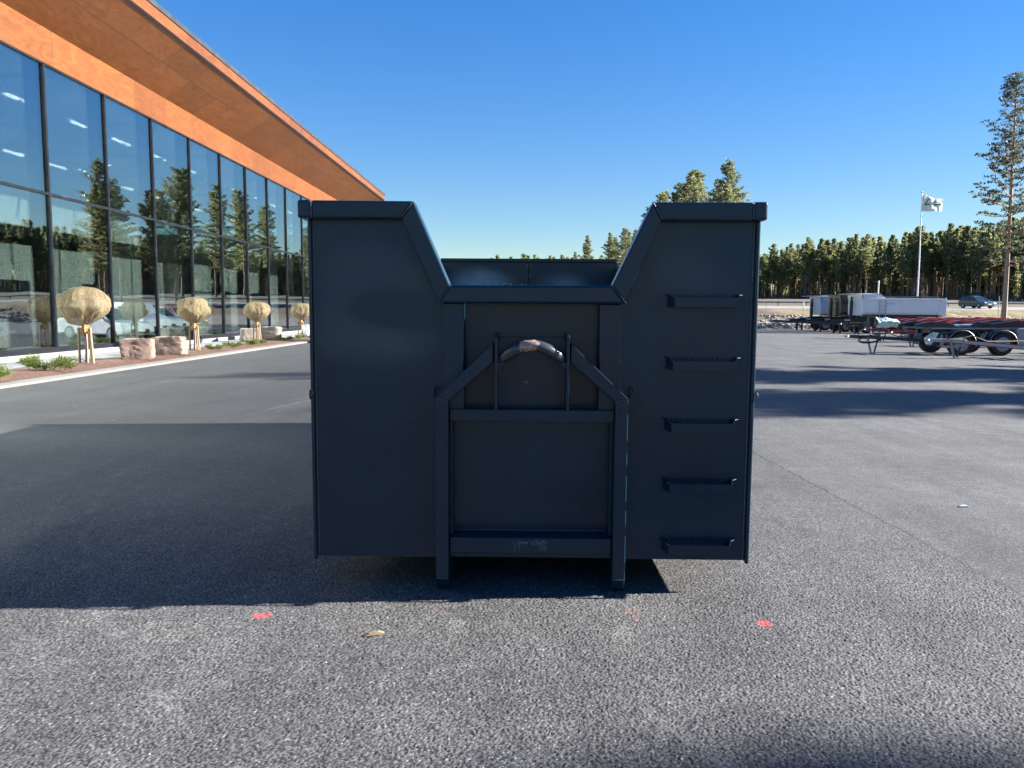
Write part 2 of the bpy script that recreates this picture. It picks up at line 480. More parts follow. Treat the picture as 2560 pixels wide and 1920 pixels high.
M['tan_hose'] = mat("tan_hose", (.30, .27, .19), .5, 0, .2, 10.)
M['tipwhite'] = mat("white_tipper_paint", (.60, .63, .70), .35, 0, .06, 2., coat=.3)
M['tipgrey'] = mat("light_grey_tipper_paint", (.44, .49, .57), .4, 0, .08, 2.)
M['tipblack'] = mat("black_tipper_paint", (.014, .015, .016), .3, 0, .2, 2., coat=.3)
M['polycarb'] = mat("plastic_sheet", (.42, .56, .58), .35, 0, .4, 6., (7, .8, .06))
M['brownbeam'] = mat("brown_drawbar_paint", (.10, .055, .032), .5, 0, .25, 4.)
M['whitepaint'] = mat("white_pole_paint", (.72, .73, .74), .4, 0, .05, 4.)
M['zinc'] = mat("guardrail_zinc", (0.2376, 0.2508, 0.2574), .5, .5, .15, 3.)
def flag_mat():
    t = NT("white_flag_cloth")
    f = t.mr(t.noise(t.obj(), 3., 3), .3, .7, .95, 1.0)
    col = t.scalecol((.86, .86, .86), f)
    t.l(col, t.b.inputs["Base Color"]); t.b.inputs["Roughness"].default_value = .85
    tl = t.n("ShaderNodeBsdfTranslucent"); t.l(col, tl.inputs[0])
    mx = t.n("ShaderNodeMixShader"); mx.inputs[0].default_value = .5
    t.l(t.b.outputs[0], mx.inputs[1]); t.l(tl.outputs[0], mx.inputs[2]); t.l(mx.outputs[0], t.out.inputs[0])
    return t.m
M['flag'] = flag_mat()
M['flaggreen'] = mat("green_print", (.03, .30, .14), .7, 0, .1, 8.)
M['flagdark'] = mat("dark_print", (.06, .05, .10), .7, 0, .1, 8.)
M['carglass'] = mat("car_glass", (.02, .028, .035), .08, 0, .1, 3., spec=.9)
M['carteal'] = mat("blue_grey_car_paint", (.022, .048, .075), .25, .0, .1, 3., coat=.8)
M['carwhite'] = mat("white_car_paint", (.70, .71, .72), .3, 0, .04, 3., coat=.6)
M['carred'] = mat("red_car_paint", (.35, .02, .02), .3, 0, .1, 3., coat=.6)
M['cardark'] = mat("dark_plastic", (.015, .015, .016), .6, 0, .2, 6.)
M['headlight'] = mat("headlamp_lens", (.75, .78, .80), .12, 0, .1, 20., spec=.8)
M['plate'] = mat("number_plate", (.75, .75, .72), .5, 0, .05, 20.)
M['orange'] = mat("orange_reflector", (.6, .12, .02), .3, 0, .1, 20.)
M['yellow'] = mat("yellow_chair_frame", (.62, .50, .10), .45, 0, .1, 8.)
M['fabric'] = mat("chair_fabric", (.40, .42, .36), .85, 0, .12, 10.)
M['woodchip'] = mat("pale_wood_chip", (.22, .165, .105), .8, 0, .3, 60.)
M['grit'] = mat("loose_grit", (.34, .32, .29), .85, 0, .5, 30.)

# ------------------------------------------------------------------ geometry helpers
class MB:
    def __init__(s):
        s.v = []; s.f = []
    def add(s, vs, fs):
        o = len(s.v)
        s.v.extend([tuple(x) for x in vs]); s.f.extend([tuple(i + o for i in f) for f in fs])
        return s
    def box(s, x0, x1, y0, y1, z0, z1):
        vs = [(x, y, z) for x in (x0, x1) for y in (y0, y1) for z in (z0, z1)]
        return s.add(vs, [(0, 1, 3, 2), (4, 6, 7, 5), (0, 4, 5, 1), (2, 3, 7, 6), (0, 2, 6, 4), (1, 5, 7, 3)])
    def bar(s, p, q, w_, h_, up=(0, 0, 1)):
        p = Vector(p); q = Vector(q); d = (q - p).normalized()
        a = d.cross(Vector(up))
        if a.length < 1e-4: a = d.cross(Vector((1, 0, 0)))
        a.normalize(); b = a.cross(d)
        vs = []
        for c in (p, q):
            for i, j in ((-1, -1), (1, -1), (1, 1), (-1, 1)):
                vs.append(c + a * (i * w_ / 2) + b * (j * h_ / 2))
        return s.add(vs, [(0, 1, 2, 3), (7, 6, 5, 4), (0, 4, 5, 1), (1, 5, 6, 2), (2, 6, 7, 3), (3, 7, 4, 0)])
    def prism(s, poly, axis, a, b):
        """poly in the two other axes (x,z for 'y'; y,z for 'x'; x,y for 'z')"""
        def mk(u, v, t):
            return (t, u, v) if axis == 'x' else (u, t, v) if axis == 'y' else (u, v, t)
        n = len(poly)
        vs = [mk(u, v, a) for u, v in poly] + [mk(u, v, b) for u, v in poly]
        fs = [tuple(range(n - 1, -1, -1)), tuple(range(n, 2 * n))]
        fs += [(i, (i + 1) % n, n + (i + 1) % n, n + i) for i in range(n)]
        return s.add(vs, fs)
    def tube(s, path, r, n=8, closed=False, cap=True):
        P = [Vector(p) for p in path]; m = len(P)
        rs = r if isinstance(r, (list, tuple)) else [r] * m
        up = None; vs = []
        for i in range(m):
            if closed: d = P[(i + 1) % m] - P[i - 1]
            else: d = P[min(i + 1, m - 1)] - P[max(i - 1, 0)]
            d.normalize()
            if up is None:
                up = Vector((0, 0, 1)) if abs(d.z) < .9 else Vector((1, 0, 0))
            a = d.cross(up); a.normalize(); up = a.cross(d)
            for k in range(n):
                t = 2 * math.pi * k / n
                vs.append(P[i] + (a * math.cos(t) + up * math.sin(t)) * rs[i])
        fs = []
        for i in range(m if closed else m - 1):
            for k in range(n):
                j = (i + 1) % m
                fs.append((i * n + k, i * n + (k + 1) % n, j * n + (k + 1) % n, j * n + k))
        if cap and not closed:
            fs.append(tuple(range(n - 1, -1, -1))); fs.append(tuple((m - 1) * n + k for k in range(n)))
        return s.add(vs, fs)
    def cyl(s, p, q, r, n=12, r2=None):
        return s.tube([p, q], [r, r if r2 is None else r2], n)
    def lathe(s, prof, c, axis='z', n=20):
        """prof: (radius, along) pairs about an axis through c"""
        vs = []; m = len(prof)
        for r_, h in prof:
            for k in range(n):
                t = 2 * math.pi * k / n
                a, b = r_ * math.cos(t), r_ * math.sin(t)
                vs.append((c[0] + a, c[1] + b, c[2] + h) if axis == 'z' else (c[0] + a, c[1] + h, c[2] + b) if axis == 'y' else (c[0] + h, c[1] + a, c[2] + b))
        fs = [(i * n + k, i * n + (k + 1) % n, (i + 1) * n + (k + 1) % n, (i + 1) * n + k) for i in range(m - 1) for k in range(n)]
        fs += [tuple(range(n)), tuple((m - 1) * n + k for k in range(n))]
        return s.add(vs, fs)
    def sphere(s, c, r, nu=12, nv=8, fn=None, sc=(1, 1, 1)):
        vs = []
        for j in range(nv + 1):
            th = math.pi * j / nv
            for k in range(nu):
                t = 2 * math.pi * k / nu
                d = Vector((math.sin(th) * math.cos(t), math.sin(th) * math.sin(t), math.cos(th)))
                q = r * (fn(d, th, t) if fn else 1)
                vs.append((c[0] + d.x * q * sc[0], c[1] + d.y * q * sc[1], c[2] + d.z * q * sc[2]))
        fs = [(j * nu + k, (j + 1) * nu + k, (j + 1) * nu + (k + 1) % nu, j * nu + (k + 1) % nu) for j in range(nv) for k in range(nu)]
        return s.add(vs, fs)
    def build(s, name, m, parent=None, off=(0, 0, 0), smooth=False, bevel=0., seg=2):
        me = bpy.data.meshes.new(name)
        vs = s.v if off == (0, 0, 0) else [(x - off[0], y - off[1], z - off[2]) for x, y, z in s.v]
        me.from_pydata(vs, [], s.f)
        bm = bmesh.new(); bm.from_mesh(me)
        bmesh.ops.recalc_face_normals(bm, faces=bm.faces)
        bm.to_mesh(me); bm.free()
        me.materials.append(m)
        if smooth:
            me.shade_smooth()
            try: me.set_sharp_from_angle(angle=R(40))
            except Exception: pass
        o = bpy.data.objects.new(name, me)
        COL.objects.link(o)
        if parent is not None: o.parent = parent
        if bevel:
            b = o.modifiers.new("edge_round", 'BEVEL'); b.width = bevel; b.segments = seg; b.limit_method = 'ANGLE'; b.angle_limit = R(35)
        return o

def thing(name, label, cat, loc=(0, 0, 0), rz=0., group=None):
    o = bpy.data.objects.new(name, None)
    COL.objects.link(o)
    o.empty_display_size = .2
    o.location = loc; o.rotation_euler = (0, 0, rz)
    return tag(o, label, cat, group)
def tag(o, label=None, cat=None, group=None, kind=None):
    if label: o["label"] = label
    if cat: o["category"] = cat
    if group: o["group"] = group
    if kind: o["kind"] = kind
    return o
def struct(o):
    o["kind"] = "structure"; return o
def copy_tree(o, parent=None):
    c = o.copy(); COL.objects.link(c)
    if parent is not None: c.parent = parent
    for ch in list(o.children): copy_tree(ch, c)
    return c
def place(o, loc, rz=0., s=1., label=None, group=None):
    o.location = loc; o.rotation_euler = (0, 0, rz); o.scale = (s, s, s) if not isinstance(s, tuple) else s
    if label: o["label"] = label
    if group: o["group"] = group
    return o

# ------------------------------------------------------------------ ground, yard and roads
def ground_z(y):
    pts = [(-1e5, -.02), (71, -.02), (78, .55), (88, 1.35), (97.5, 1.96), (109.5, 2.36), (112, 2.3), (150, 3.9), (250, 5.6), (330, 6.4), (1e5, 6.4)]
    for (a, za), (b, zb) in zip(pts, pts[1:]):
        if a <= y <= b: return za + (zb - za) * (y - a) / (b - a)
def terrain_h(x, y):
    z = ground_z(y)
    if 73 < y < 97: z += .55 * (mnoise.noise(Vector((x * .23, y * .23, 3))) + .5 * mnoise.noise(Vector((x * .9, y * .9, 1)))) * min(1, (y - 73) / 4, (97 - y) / 4)
    if y > 113: z += .35 * mnoise.noise(Vector((x * .05, y * .05, 9)))
    return z
xs = [-3000, -600, -200, -80] + list(np.arange(-40, 14, 6.)) + list(np.arange(14, 72, .9)) + list(np.arange(72, 150, 6)) + [200, 600, 3000]
ys = [-3000, -300, -40, 40, 68, 70, 71] + list(np.arange(72, 98, .8)) + [97.5, 98, 102, 106, 109.5, 110, 112, 118, 126, 136, 150, 170, 200, 230, 250, 300, 500, 3000]
ys = sorted(set(float(y) for y in ys)); xs = [float(x) for x in xs]
g = MB()
vs = [(x, y, terrain_h(x, y)) for y in ys for x in xs]
nx = len(xs)
g.add(vs, [(j * nx + i, j * nx + i + 1, (j + 1) * nx + i + 1, (j + 1) * nx + i) for j in range(len(ys) - 1) for i in range(nx - 1)])
struct(g.build("terrain", M['terrain'], smooth=True))
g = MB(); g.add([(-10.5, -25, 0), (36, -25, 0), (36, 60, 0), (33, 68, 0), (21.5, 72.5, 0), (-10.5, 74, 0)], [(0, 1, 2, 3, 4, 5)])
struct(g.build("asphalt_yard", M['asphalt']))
# the stretch of asphalt at the photographer's feet: every stone of the chippings is modelled
def stones_sheet():
    X0, X1, YA, YB, st, cell = -3.6, 3.6, 1.6, 6.4, .0046, .0092
    gx = np.arange(X0, X1, st); gy = np.arange(YA, YB, st)
    nx, ny = len(gx), len(gy)
    X, Y = np.meshgrid(gx, gy)
    rs = np.random.RandomState(4)
    cx, cy = int((X1 - X0) / cell) + 4, int((YB - YA) / cell) + 4
    px = rs.uniform(.1, .9, (cy, cx)); py = rs.uniform(.1, .9, (cy, cx))
    rad = rs.uniform(.55, .95, (cy, cx)) * cell; hs = rs.uniform(.0016, .0044, (cy, cx)) * (rs.rand(cy, cx) > .10)
    an = rs.uniform(0, 3.14, (cy, cx)); asp = rs.uniform(.62, 1., (cy, cx)); tone = rs.rand(cy, cx)
    tx = rs.normal(0, .16, (cy, cx)); ty = rs.normal(0, .16, (cy, cx))
    ci = np.floor((X - X0) / cell).astype(int) + 1; cj = np.floor((Y - YA) / cell).astype(int) + 1
    Hh = np.zeros_like(X); T = np.full_like(X, .3)
    for dj in (-1, 0, 1):
        for di in (-1, 0, 1):
            a, b = cj + dj, ci + di
            dx = X - (X0 + (b - 1 + px[a, b]) * cell); dy = Y - (YA + (a - 1 + py[a, b]) * cell)
            c, s_ = np.cos(an[a, b]), np.sin(an[a, b])
            u = dx * c + dy * s_; v = (-dx * s_ + dy * c) / asp[a, b]
            d = (np.abs(u) ** 2.6 + np.abs(v) ** 2.6) ** (1 / 2.6) / rad[a, b]
            h = np.minimum(hs[a, b] * 1.1, hs[a, b] * 1.7 * np.clip(1 - d, 0, 1)) + (dx * tx[a, b] + dy * ty[a, b]) * (d < 1) * (hs[a, b] > 0)
            k = h > Hh
            Hh = np.where(k, h, Hh); T = np.where(k, tone[a, b], T)
    lane = np.clip((X - (3.04 - .05 * Y) + .02) / .04, 0, 1)
    Rise = Hh.copy()
    Hh *= 1 - .55 * lane
    big = .0012 * np.sin(X * 2.1 + 1) * np.sin(Y * 1.7)
    fade = np.clip(np.minimum.reduce([(X - X0) / .6, (X1 - X) / .6, (Y - YA) / .2, (YB - Y) / 2.2]), 0, 1)
    Z = .001 + Hh * (.12 + .88 * fade) + (big + .0012) * fade
    me = bpy.data.meshes.new("asphalt_chippings")
    nv = nx * ny; nf = (nx - 1) * (ny - 1)
    me.vertices.add(nv)
    me.vertices.foreach_set("co", np.stack([X, Y, Z], -1).astype(np.float32).ravel())
    idx = np.arange(nv).reshape(ny, nx)
    quads = np.stack([idx[:-1, :-1], idx[:-1, 1:], idx[1:, 1:], idx[1:, :-1]], -1).astype(np.int32).ravel()
    me.loops.add(nf * 4); me.loops.foreach_set("vertex_index", quads)
    me.polygons.add(nf); me.polygons.foreach_set("loop_start", np.arange(0, nf * 4, 4, dtype=np.int32))
    me.update(calc_edges=True)
    for nm, arr in (("tone", T), ("rise", Rise)):
        at = me.attributes.new(nm, 'FLOAT', 'POINT'); at.data.foreach_set("value", arr.astype(np.float32).ravel())
    me.materials.append(M['asphalt_near'])
    o = bpy.data.objects.new("asphalt_chippings", me); COL.objects.link(o)
    return o
struct(stones_sheet())
g = MB(); g.box(36, 95, -30, 66, -.06, .05)
struct(g.build("grass_verge", M['lawn']))
# the road on the bank, slightly banked towards the yard
g = MB(); g.prism([(97.5, 1.985), (109.5, 2.40), (109.5, 2.30), (97.5, 1.85)], 'x', -300, 400)
struct(g.build("road", M['roadway']))
# kerb stones, bark bed, pavement and the plinth step along the building
g = MB(); g.box(-10.62, -10.18, -20, 74, -.05, .055)
struct(g.build("kerb", M['kerb'], bevel=.015))
g = MB()
n_ = 150
for i in range(n_ + 1):
    y = -20 + 94 * i / n_
    for x, z in ((-10.62, .04), (-11.2, .075), (-12.0, .09), (-12.8, .05)):
        g.v.append((x, y, z + .025 * mnoise.noise(Vector((x * 3, y * 3, 0)))))
g.f = [(i * 4 + k, i * 4 + k + 1, (i + 1) * 4 + k + 1, (i + 1) * 4 + k) for i in range(n_) for k in range(3)]
struct(g.build("bark_bed", M['mulch'], smooth=True))
g = MB(); g.box(-14.3, -12.8, -20, 74, -.05, .06)
struct(g.build("pavement", M['paving']))

# ------------------------------------------------------------------ the glass fronted hall
XF = -14.5; ZG0, ZT, ZG1, ZB = .34, 5.02, 8.91, 9.97
PITCH = 3.37; Y0 = 23.66 - 6 * PITCH; NB = 19; Y1 = Y0 + NB * PITCH; YE = 69.4; YS = Y0 - .6; XB = -44.
hall = thing("glass_hall", "long glass fronted hall with orange plywood eaves and dark mullions", "building", (XF, Y0, 0))
off = (XF, Y0, 0)
def part(mb, name, m, parent=hall, **k): return mb.build(name, m, parent, off, **k)
part(MB().box(-14.62, -14.3, YS, YE, -.05, .21), "plinth", M['plinth'])
part(MB().box(-14.72, -14.42, YS, YE, .21, .335), "base_flashing", M['frame'])
part(MB().box(XB, -14.62, YS, YE, -.1, .30), "floor", M['floor_in'])
part(MB().box(XF - .25, XF + .03, YS, YE, ZG1, ZB), "plywood_band", M['ply'])
# soffit: rises from the band to the outer edge
XO, ZO = -12.5, 11.21
part(MB().prism([(XF + .03, ZB - .02), (XO, ZO), (XO, ZO + .12), (XF + .03, ZB + .12)], 'y', YS - .5, YE), "soffit", M['ply_soffit'])
part(MB().box(XO - .002, XO + .045, YS - .5, YE, ZO + .03, ZO + .42), "fascia_board", M['ply'])
part(MB().box(XO - .03, XO + .02, YS - .5, YE - .003, ZO - .025, ZO + .028), "drip_profile", M['frame'])
rf = part(MB().prism([(XO + .045, ZO + .422), (XO + .085, ZO + .425), (XO + .085, ZO + .60), (XB, ZO - .3), (XB, ZO - .55)], 'y', YS - .52, YE + .03), "roof", M['capmetal'])
part(MB().box(XB - .3, XB, YS, YE - .3, .0, ZO - .6), "rear_wall", M['white'])
ew = part(MB().box(XB, XF - .3, YE - .3, YE, .0, 10.2), "end_wall", M['white'])
part(MB().box(XB, XF - .3, YS - .3, YS, .0, 10.2), "gable_wall", M['white'])
part(MB().box(XB, XF - .27, YS, YE - .3, 9.35, 9.5), "ceiling", M['ceil'])
for i in range(9):
    xc = -17.2 - i * 2.95
    part(MB().box(xc - 1.02, xc + 1.02, YE - .34, YE - .305, 8.02, 9.12), "high_window", M['winglow'], ew)
for b in range(NB):
    ya = Y0 + b * PITCH + .04; yb = Y0 + (b + 1) * PITCH - .04
    for za, zb in ((ZG0 + .02, ZT - .04), (ZT + .04, ZG1 - .05)):
        e = [rnd.uniform(-.006, .006) for _ in range(2)]
        q = [(-.030 + e[0] + e[1], ya, za), (-.030 - e[0] + e[1], yb, za), (-.030 - e[0] - e[1], yb, zb), (-.030 + e[0] - e[1], ya, zb)]
        vs = [(XF + d, y, z) for d, y, z in q] + [(XF + d - .02, y, z) for d, y, z in q]
        part(MB().add(vs, [(0, 1, 2, 3), (7, 6, 5, 4), (0, 4, 5, 1), (1, 5, 6, 2), (2, 6, 7, 3), (3, 7, 4, 0)]), "glass_pane", M['glass'])
for b in range(NB + 1):
    y = Y0 + b * PITCH
    mu = part(MB().box(XF - .06, XF + .035, y - .04, y + .04, ZG0, ZG1), "mullion", M['frame'])
    part(MB().box(XF - .56, XF - .065, y - .05, y + .05, ZG0, 9.3), "inner_post", M['post'], mu)
part(MB().box(XF - .058, XF + .028, Y0, Y1, ZT - .04, ZT + .04), "transom", M['frame'])
part(MB().box(XF - .058, XF + .028, Y0, Y1, ZG1 - .055, ZG1 - .002), "head_profile", M['frame'])
part(MB().box(XF - .058, XF + .028, Y0, Y1, ZG0 - .004, ZG0 + .03), "sill_profile", M['frame'])
part(MB().box(XF - .30, XF - .02, Y1 + .05, YE, .336, ZG1 - .003), "corner_panel", M['frame'])
part(MB().box(XF - .30, XF - .02, YS, Y0 - .05, .336, ZG1 - .003), "corner_panel", M['frame'])
# steel roof trusses seen faintly through the glass
for k in range(7):
    y = 26.2 + 6.74 * k
    t = MB()
    t.box(-43.9, -15.2, y - .06, y + .06, 9.15, 9.3); t.box(-43.9, -15.2, y - .06, y + .06, 7.75, 7.88)
    for i in range(14):
        xa = -15.4 - i * 2
        t.bar((xa, y, 9.2), (xa - 1, y, 7.82), .07, .07); t.bar((xa - 1, y, 7.82), (xa - 2, y, 9.2), .07, .07)
    part(t, "roof_truss", M['truss'])
# rooms inside
part(MB().box(-33, -22.0, 30.0, 47.0, .30, 4.3), "inner_room", M['greywall'])
part(MB().box(-33, -20.5, 47.5, 66.0, .30, 4.3), "inner_room", M['greywall'])
part(MB().box(-33, -24.5, 12.0, 29.0, .30, 4.4), "inner_room", M['greywall'])
part(MB().box(-34, -21.2, 20.0, 44.0, 5.0, 6.6), "gallery_parapet", M['white'])
part(MB().box(-34, -21.4, 20.0, 44.0, 4.7, 4.99), "gallery_slab", M['post'])
for y in (31.5, 38.2, 51.0, 58.0):
    d = part(MB().box(-21.98 if y < 47 else -20.48, -21.92 if y < 47 else -20.42, y, y + 2.6, .31, 2.75), "door_frame", M['post'])
    for j in range(3):
        part(MB().box(-21.915 if y < 47 else -20.415, -21.89 if y < 47 else -20.39, y + .12 + j * .82, y + .82 + j * .82, .42, 2.65), "door_pane", M['winglow'] if False else M['carglass'], d)

# furniture behind the glass
lampm = MB().box(-.05, .05, -.65, .65, -.04, .04)
l0 = None
for xr in (-16.9, -23.0, -29.0):
    for k in range(13):
        if l0 is None:
            o = l0 = lampm.build("ceiling_lamp", M['lamp'])
        else:
            o = l0.copy(); COL.objects.link(o)
        where = {-16.9: "front row, nearest the glass", -23.0: "middle row", -29.0: "rearmost row"}[xr]
        tag(o, "white strip lamp of the hall ceiling in the " + where, "lamp", "strip lamps under the hall ceiling, " + where)
        o.location = (xr, 22.9 + 3.3 * k - (1. if xr == -23 else 0), 8.5)
def chair(name, label, loc, rz):
    t = thing(name, label, "chair", loc, rz, "cafe chairs behind the glass")
    MB().box(-.23, .23, -.22, .22, .42, .47).build("seat", M['fabric'], t, bevel=.02)
    MB().prism([(-.22, .47), (-.18, .47), (-.25, .88), (-.29, .88)], 'x', -.23, .23).build("backrest", M['fabric'], t)
    for sx in (-1, 1):
        for sy in (-1, 1):
            MB().cyl((sx * .19, sy * .18, .42), (sx * .22, sy * .22, 0), .016, 8).build("leg", M['yellow'], t)
chair("cafe_chair", "pale upholstered chair with yellow legs near the left end of the glass", (-16.6, 23.5, .30), 1.2)
chair("cafe_chair", "pale chair with yellow legs beside the round table, further from the glass", (-17.8, 26.3, .30), -.6)
chair("cafe_chair", "pale chair with yellow legs behind the round table", (-18.6, 25.0, .30), 2.6)
t = thing("round_table", "round dark cafe table between pale chairs behind the glass", "table", (-17.5, 25.0, .30))
MB().lathe([(.0, .72), (.55, .72), (.56, .735), (.55, .75), (0, .75)], (0, 0, 0), n=28).build("tabletop", M['post'], t)
MB().lathe([(.26, 0), (.26, .02), (.04, .04), (.035, .72)], (0, 0, 0)).build("pedestal", M['post'], t, smooth=True)
for i, (y, lab) in enumerate(((21.9, "white cabinet behind the leftmost pane, nearer the camera"), (22.75, "white cabinet behind the leftmost pane, beside the chair"))):
    t = thing("cabinet", lab, "cabinet", (-15.9, y, .30), 0, "white cabinets behind the glass")
    MB().box(-.3, .3, -.38, .38, .06, .95).build("carcass", M['white'], t, bevel=.01)
    for s in (-1, 1):
        d = MB().box(.302, .32, .01 if s > 0 else -.37, .37 if s > 0 else -.01, .1, .92).build("door", M['white'], t)
        MB().box(.322, .335, s * .03 - .008, s * .03 + .008, .55, .7).build("handle", M['post'], d)
    MB().box(-.28, .28, -.36, .36, 0, .06).build("plinth", M['post'], t)
t = thing("pendant_light", "hanging cluster of small bright bulbs inside the glass hall", "lamp", (-16.4, 29.8, 5.0))
MB().cyl((0, 0, 2.6), (0, 0, 4.3), .01, 6).build("cord", M['post'], t)
cl = MB()
for i in range(34):
    a, q = rnd.random() * 6.28, .12 + .42 * rnd.random()
    z = rnd.random() * 2.6
    cl.sphere((q * math.cos(a), q * math.sin(a), z), .03, 6, 4)
cl.build("bulb_cluster", M['sparkle'], t)

# ------------------------------------------------------------------ hook lift container
cb = (.045, 4.28, 0.)
con = thing("hook_lift_container", "dark anthracite steel hook lift container seen from its front, step rungs at right", "container", cb)
def cp(mb, name, m=M['paint'], parent=con, **k): return mb.build(name, m, parent, cb, **k)
PY = 4.28
LW = [(-1.188, .182), (-.42, .182), (-.42, 1.64), (-.66, 2.09), (-1.188, 2.09)]
RW = [(1.278, .182), (.51, .182), (.51, 1.64), (.74, 2.09), (1.278, 2.09)]
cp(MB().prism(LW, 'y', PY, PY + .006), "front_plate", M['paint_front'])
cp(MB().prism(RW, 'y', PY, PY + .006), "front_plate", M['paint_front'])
cp(MB().box(-.425, .515, 4.345, 4.352, .20, 1.64), "centre_plate", M['paint'])
cp(MB().box(-1.16, 1.25, 4.36, 10.68, .18, .25), "floor")
cp(MB().box(-1.19, -1.165, 4.29, 10.70, .182, 2.085), "side_wall", bevel=.004)
cp(MB().box(1.255, 1.28, 4.29, 10.70, .182, 2.085), "side_wall", bevel=.004)
cp(MB().box(-1.228, -1.153, 4.196, 10.72, 2.078, 2.176), "side_rim", bevel=.014, seg=3)
cp(MB().box(1.226, 1.300, 4.196, 10.72, 2.076, 2.174), "side_rim", bevel=.014, seg=3)
for (xa, xb) in ((-1.192, -1.172), (1.262, 1.284)):
    cp(MB().box(xa, xb, 4.262, 4.289, .165, 2.076), "corner_post", bevel=.007)
yr0, yr1 = 4.20, 4.31
cp(MB().prism([(-1.150, 2.174), (-.602, 2.171), (-.667, 2.079), (-1.150, 2.079)], 'y', yr0, yr1), "top_rim", bevel=.010, seg=3)
cp(MB().prism([(-.599, 2.172), (-.404, 1.724), (-.466, 1.628), (-.664, 2.079)], 'y', yr0, yr1), "slanted_rim", bevel=.009)
cp(MB().prism([(-.402, 1.722), (.474, 1.724), (.551, 1.628), (-.464, 1.627)], 'y', yr0, yr1), "middle_rim", bevel=.012, seg=3)
cp(MB().prism([(.476, 1.725), (.687, 2.168), (.736, 2.076), (.553, 1.630)], 'y', yr0, yr1), "slanted_rim", bevel=.009)
cp(MB().prism([(.690, 2.170), (1.223, 2.171), (1.223, 2.075), (.739, 2.075)], 'y', yr0, yr1), "top_rim", bevel=.010, seg=3)
# a pressed groove line along the top rims
for (xa, xb) in ((-1.14, -.68), (.76, 1.21)):
    cp(MB().box(xa, xb, 4.196, 4.2015, 2.098, 2.104), "rim_crease")
# uprights under the middle rim
cp(MB().box(-.446, -.331, 4.245, 4.345, 1.0, 1.626), "upright", bevel=.006)
cp(MB().box(.416, .531, 4.245, 4.345, 1.0, 1.626), "upright", bevel=.006)
# skid rails: front legs that bend back at the foot and run under the floor
def rail(xa, xb):
    poly = [(4.17, 1.109), (4.17, .098), (4.205, .035), (4.26, .004), (10.45, .004), (10.55, .06), (10.55, .178), (4.36, .178), (4.34, .21), (4.34, 1.07), (4.29, 1.109)]
    return MB().prism(poly, 'x', xa, xb)
cp(rail(-.482, -.411), "skid_rail", bevel=.006)
cp(rail(.502, .573), "skid_rail", bevel=.006)
for x in (-.4465, .5375):
    cp(MB().box(x - .036, x + .036, 4.1655, 4.170, .094, .099), "weld_bead", M['weld'])
cp(MB().prism([(-.482, 1.111), (-.411, 1.092), (-.165, 1.308), (-.165, 1.413)], 'y', 4.17, 4.27), "brace", bevel=.005)
cp(MB().prism([(.573, 1.111), (.502, 1.092), (.256, 1.308), (.256, 1.413)], 'y', 4.17, 4.27), "brace", bevel=.005)
cp(MB().box(-.41, .501, 4.225, 4.344, .972, 1.043), "crossbar", bevel=.006)
cp(MB().box(.345, .500, 4.219, 4.2245, .975, 1.040), "repair_plate", M['paint'], bevel=.002)
cp(MB().box(-.41, .501, 4.215, 4.344, .224, .318), "crossbar", bevel=.007)
cp(MB().box(-.41, .501, 4.235, 4.36, .198, .222), "floor_edge", bevel=.003)
for xa, xb in ((-.4105, -.395), (.486, .5015)):
    cp(MB().box(xa, xb, 4.26, 4.344, .32, 1.09), "rail_flange", bevel=.003)
# gusset plates that carry the hook bar
def gusset(x):
    pr = [(4.150, 1.05), (4.150, 1.435)]
    for i in range(7):
        a = math.pi - math.pi / 2 * i / 6
        pr.append((4.185 + .035 * math.cos(a), 1.435 + .03 * math.sin(a)))
    pr += [(4.344, 1.465), (4.344, 1.05)]
    return MB().prism(pr, 'x', x - .008, x + .008)
cp(gusset(-.148), "gusset_plate", bevel=.003)
cp(gusset(.240), "gusset_plate", bevel=.003)
cp(MB().box(-.139, .231, 4.318, 4.330, 1.05, 1.44), "hook_back_plate", bevel=.003)
path = []
for i in range(25):
    u = i / 24.
    x = -.14 + .372 * u
    q = (u - .5) * 2
    z = 1.403 - .095 * (abs(q) ** 1.75)
    path.append((x, 4.214 - .092 * (1 - abs(q) ** 2.4), z))
hk = cp(MB().tube(path, .031, 16), "hook_bar", M['worn'], smooth=True)
for s in (-1, 1):
    xg = .0455 + s * .186
    cp(MB().prism([(xg, 1.272), (xg, 1.346), (xg - s * .088, 1.353), (xg - s * .105, 1.349), (xg - s * .06, 1.318)], 'y', 4.172, 4.181), "hook_stiffener", M['paint'], hk)
